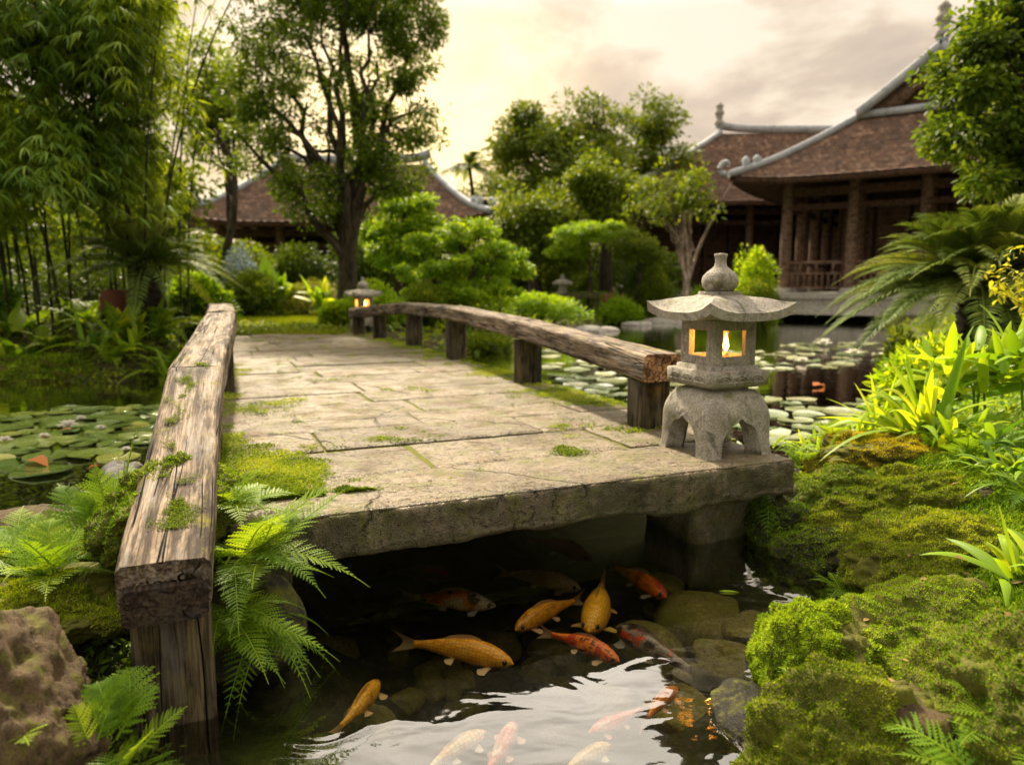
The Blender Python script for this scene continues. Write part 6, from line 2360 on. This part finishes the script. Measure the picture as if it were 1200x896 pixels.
# ------------------------------------------------------------------ koi
def koi(tail, head, label, base_c, spots=(), bend=.0, z=-.10, seed=0, belly=(.6, .45, .3), fat=1.0, fins=None, length=None):
    """tail/head are picture points of the fish on the plane z"""
    z = z + WZ
    a, b = onz(*tail, z), onz(*head, z)
    L = np.linalg.norm(b - a)
    d = (b - a) / L
    s = np.array([-d[1], d[0], 0])
    cen = (a + b) / 2
    n, k = 46, 28
    t = np.linspace(0, 1, n)          # 0 nose, 1 tail root
    body = .80 * L
    wv = np.interp(t, [0, .04, .12, .25, .4, .6, .8, .93, 1], [.004, .034, .062, .080, .084, .068, .040, .024, .021]) * L * fat
    hv = np.interp(t, [0, .04, .12, .25, .4, .6, .8, .93, 1], [.004, .034, .066, .094, .104, .086, .052, .034, .032]) * L * fat
    off = bend * L * (np.sin(t * 1.9 * PI * .5) * .5 - .3 * t * t)
    spine = b - d * (t * body)[:, None] + s * off[:, None] + Zup * (.012 * L * np.sin(t * PI))[:, None]
    T = unit(np.gradient(spine, axis=0)) * -1
    S = unit(np.cross(Zup, T))
    th = np.linspace(0, 2 * PI, k, endpoint=False)
    P = spine[:, None] + (np.cos(th)[None] * wv[:, None])[..., None] * S[:, None] + (np.sin(th)[None] * hv[:, None] * np.where(np.sin(th) > 0, 1.0, .85)[None])[..., None] * Zup
    up = np.sin(th)[None] * np.ones((n, 1))
    col = np.ones((n, k, 3)) * np.array(base_c)
    q = np.stack([t[:, None] * 5 + 0 * th[None], np.cos(th)[None] * .55 * np.ones((n, 1)), np.sin(th)[None] * .6 * np.ones((n, 1))], -1) + seed * 7.7
    for (c2, thr, fr) in spots:
        f = smooth(thr, thr + .06, fbm(q * fr * 1.5, seed + int(fr * 10), 3))
        col = col * (1 - f[..., None]) + np.array(c2) * f[..., None]
    f = smooth(-.35, -.8, up)[..., None]
    col = col * (1 - f) + np.array(belly) * f
    col = col * (1 + .22 * fbm(q * 3, seed + 4, 3))[..., None]
    root = empty('koi', cen, label, 'fish', 'koi swimming in the pond')
    mb = MB()
    tex = np.stack([t[:, None] * body + th[None] * 0, np.cos(th)[None] * wv[:, None] * 1.6, np.sin(th)[None] * hv[:, None] * 1.6], -1).reshape(-1, 3)
    mb.grid(P, closev=True, col=np.clip(col, 0, 1), tex=tex)
    mb.fan(P[0], flip=True, col=base_c)
    mb.fan(P[-1], col=base_c)
    obj('body', mb, M['koi'], root)
    fc = np.array(fins if fins is not None else np.array(base_c) * .5 + .3)
    # forked tail, a thin solid
    e, Te, Se = spine[-1], -T[-1], S[-1]
    mb = MB()
    kk = np.linspace(-1, 1, 13)
    ln = (.11 + .10 * np.abs(kk) ** 1.5) * L
    spread_ = kk * .095 * L
    sway = .03 * L * math.copysign(1, bend if bend else 1)
    for sg in (1, -1):
        G = np.stack([e + Te * (-.01 * L) + (kk * .028 * L)[:, None] * Zup + Se * sg * .004, e + Te * (ln * .5)[:, None] + (spread_ * .6)[:, None] * Zup + Se * (sway * .4 + sg * .003), e + Te * ln[:, None] + spread_[:, None] * Zup + Se * (sway + sg * .0008)], 1)
        mb.grid(G, col=fc, flip=sg < 0)
    obj('tail_fin', mb, M['fin'], root)
    mb = MB()
    for sg in (1, -1):
        i = np.arange(14, 32)
        base_ = P[i, k // 4]
        hh = .03 * L * np.sin(np.linspace(.25, 1, len(i)) * PI) ** .7
        G = np.stack([base_ - Zup * .004 + S[i] * sg * .002, base_ + Zup * hh[:, None] + T[i] * (-.02 * L) + S[i] * sg * .0006], 1)
        mb.grid(G, col=fc * .9, flip=sg < 0)
    obj('dorsal_fin', mb, M['fin'], root)
    for sgn in (-1, 1):
        for (ti, fl) in ((9, .105), (26, .07)):
            mb = MB()
            p0 = spine[ti] + S[ti] * sgn * wv[ti] * .8 - Zup * hv[ti] * .5
            ax = unit(S[ti] * sgn * .95 - T[ti] * .6 - Zup * .25)
            cr_ = unit(np.cross(ax, Zup))
            kk = np.linspace(-1, 1, 9)
            for th_ in (.0015, -.0015):
                G = np.stack([p0 + cr_ * (kk * .012 * L)[:, None] + Zup * th_, p0 + ax * fl * L * .55 + cr_ * (kk * .035 * L)[:, None] + Zup * th_, p0 + ax * (fl * L * (1 - .25 * np.abs(kk) ** 2))[:, None] + cr_ * (kk * .048 * L)[:, None] + Zup * th_ * .3], 1)
                mb.grid(G, col=fc, flip=th_ < 0)
            obj('pectoral_fin' if ti == 9 else 'pelvic_fin', mb, M['fin'], root)
    for sgn in (-1, 1):
        mb = MB()
        v, tt = ICO[3]
        p = spine[3] + S[3] * sgn * wv[3] * .86 + Zup * hv[3] * .30
        mb.add(v * .0062 * L / .33 + p, tris=tt)
        obj('eye', mb, M['eye'], root)
    return root


GOLD = (.95, .44, .035)
OR = (.95, .24, .025)
RED = (.62, .07, .025)
BLK = (.025, .02, .018)
WHT = (.88, .82, .74)
koi((460, 748), (602, 778), 'large golden yellow koi swimming to the right, above the rounded stones', GOLD, ((( .90, .50, .08), .25, 1.5),), .05, -.09, 1, fins=(.85, .6, .35))
koi((388, 868), (443, 797), 'lone golden koi at the lower left, head up towards the bridge', (.92, .47, .035), (((.6, .25, .02), .3, 2),), -.06, -.09, 2, fins=(.75, .5, .2))
koi((462, 697), (581, 710), 'white koi with orange and black patches and a red head under the bridge edge', WHT, ((OR, .02, .9), (BLK, .20, 1.6)), .02, -.10, 3)
koi((578, 667), (681, 690), 'plain grey silver koi beneath the bridge slab', (.62, .53, .44), (((.75, .65, .55), .2, 2),), .03, -.12, 4, fins=(.6, .52, .45))
koi((686, 697), (604, 738), 'amber koi turned to the left behind the red spotted one', (.9, .42, .035), (((.5, .2, .02), .2, 2.4),), -.05, -.09, 5, fins=(.75, .5, .25))
koi((709, 676), (690, 740), 'golden koi facing the viewer with fins spread', (.98, .52, .035), (), .04, -.09, 6, fat=1.25, fins=(.85, .55, .15))
koi((630, 736), (726, 775), 'orange koi with black spots nosing into the bright reflection', OR, ((BLK, .22, 1.9), (RED, .12, .8)), .06, -.08, 7, fins=(.75, .5, .3))
koi((832, 800), (724, 733), 'dark grey koi with red and black flecks on its pale head', (.30, .25, .22), ((BLK, .02, .9), (RED, .24, 2.2)), .06, -.09, 8, fins=(.25, .22, .2))
koi((710, 658), (781, 700), 'orange koi swimming out from the shadow beside the pier', OR, ((RED, .15, 1.2),), .04, -.10, 9, fins=(.6, .5, .42))
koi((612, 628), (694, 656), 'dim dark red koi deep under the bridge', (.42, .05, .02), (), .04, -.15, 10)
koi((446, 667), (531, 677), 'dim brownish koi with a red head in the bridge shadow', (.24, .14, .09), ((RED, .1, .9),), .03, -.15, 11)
koi((748, 850), (795, 806), 'orange koi at the edge of the bright reflection, tail in the glare', (.85, .28, .03), (), .06, -.07, 12)
koi((480, 915), (570, 857), 'pale cream koi under the glare at the bottom edge', (.82, .66, .38), (((.85, .5, .2), .1, 1.2),), .05, -.06, 13)
koi((560, 925), (603, 846), 'salmon pink koi next to the cream one at the bottom edge', (.85, .32, .20), (((.85, .6, .45), .2, 1.2),), -.04, -.06, 14)
koi((765, 826), (690, 858), 'pinkish red koi seen through the sky reflection', (.80, .20, .13), (((.8, .6, .5), .2, 1.4),), .05, -.06, 15)
koi((642, 915), (716, 872), 'pale yellow koi at the bottom edge, right of the pink one', (.82, .58, .22), (), .05, -.06, 16)
# ------------------------------------------------------------------ light, sky, camera
SUN_AZ, SUN_EL = math.radians(-20), math.radians(42)
w = bpy.data.worlds.new('World')
scene.world = w
w.use_nodes = True
nt = w.node_tree
nt.nodes.clear()
wt = NT.__new__(NT)
wt.t = nt
wt.m = None
out = nt.nodes.new('ShaderNodeOutputWorld')
bg = nt.nodes.new('ShaderNodeBackground')
sky = nt.nodes.new('ShaderNodeTexSky')
sky.sky_type = 'NISHITA'
sky.sun_disc = False
sky.sun_elevation = SUN_EL
sky.sun_rotation = SUN_AZ
sky.air_density = 1.4
sky.dust_density = 3.0
tc = nt.nodes.new('ShaderNodeTexCoord')
sep = wt.n('ShaderNodeSeparateXYZ')
wt.set(sep.inputs[0], tc.outputs['Generated'])
z = wt.math('MAXIMUM', sep.outputs[2], 0.0)
den = wt.math('ADD', z, .16)
cx = wt.math('DIVIDE', sep.outputs[0], den)
cy = wt.math('DIVIDE', sep.outputs[1], den)
cmb = wt.n('ShaderNodeCombineXYZ')
wt.set(cmb.inputs[0], cx)
wt.set(cmb.inputs[1], cy)
cmb.inputs[2].default_value = 1.3
n1 = wt.noise(wt.mapping(cmb.outputs[0], (1.0, .8, 1), (2.6, .4, 0)), 2.3, 7, .55, .3)
n2 = wt.noise(wt.mapping(cmb.outputs[0], (1, 1, 1), (9, 3, 0)), .32, 4, .5, .2)
cl = wt.math('ADD', wt.math('MULTIPLY', n1, .7), wt.math('MULTIPLY', n2, .45))
# grey pink cloud bodies with lit cream gaps and edges
ccol = wt.ramp(cl, [(.47, (3.25, 2.75, 2.1)), (.525, (2.75, 2.2, 1.6)), (.57, (2.25, 1.74, 1.27)), (.68, (1.75, 1.36, 1.04))])
# low warm glow towards the sun
sd = wt.n('ShaderNodeVectorMath')
sd.operation = 'DOT_PRODUCT'
wt.set(sd.inputs[0], tc.outputs['Generated'])
sd.inputs[1].default_value = (math.sin(math.radians(-9)) * .985, math.cos(math.radians(-9)) * .985, .17)
gl = wt.math('POWER', wt.math('MAXIMUM', sd.outputs['Value'], 0.0), 60)
ccol = wt.mix(wt.math('MULTIPLY', gl, .9, clamp=True), ccol, (7.5, 5.2, 2.2))
# overhead sky out of view, brightened to add fill light and water reflection
ccol = wt.mix(wt.math('MULTIPLY', wt.ramp(z, [(.33, 0), (.50, 1)]), .8), ccol, wt.mix(wt.ramp(cl, [(.42, 0), (.66, 1)]), (14.5, 12.9, 10.9), (7.5, 6.6, 5.6)))
ccol = wt.mix(1.0, ccol, wt.ramp(wt.math('ADD', wt.math('MULTIPLY', sep.outputs[1], .5), .5), [(.22, .58), (.62, 1)]), 'MULTIPLY')
fin = wt.mix(.95, sky.outputs[0], ccol)
nt.links.new(fin, bg.inputs['Color'])
bg.inputs['Strength'].default_value = .10
nt.links.new(bg.outputs[0], out.inputs[0])

sl = bpy.data.lights.new('sun', 'SUN')
sl.energy = 3.6
sl.angle = math.radians(4.0)
sl.color = (1, .83, .60)
so = bpy.data.objects.new('sun', sl)
COL.objects.link(so)
sdir = Vector((math.sin(SUN_AZ) * math.cos(SUN_EL), math.cos(SUN_AZ) * math.cos(SUN_EL), math.sin(SUN_EL)))
so.rotation_euler = sdir.to_track_quat('Z', 'Y').to_euler()
so.location = (0, 0, 30)

cam = bpy.data.cameras.new('camera')
cam.sensor_width = 36
cam.lens = F / 1200 * 36
cam.clip_start = .05
cam.clip_end = 3000
cam.dof.use_dof = True
cam.dof.focus_distance = 2.3
cam.dof.aperture_fstop = 2.4
co = bpy.data.objects.new('camera', cam)
COL.objects.link(co)
co.location = (0, 0, CAMZ)
co.rotation_euler = (PI / 2 - PIT, 0, 0)
scene.camera = co
scene.view_settings.view_transform = 'Standard'
scene.view_settings.look = 'None'
scene.view_settings.exposure = 1.68
scene.view_settings.gamma = 1
scene.cycles.max_bounces = 8
scene.cycles.transparent_max_bounces = 12
scene.cycles.use_denoising = True
scene.cycles.sample_clamp_indirect = 6
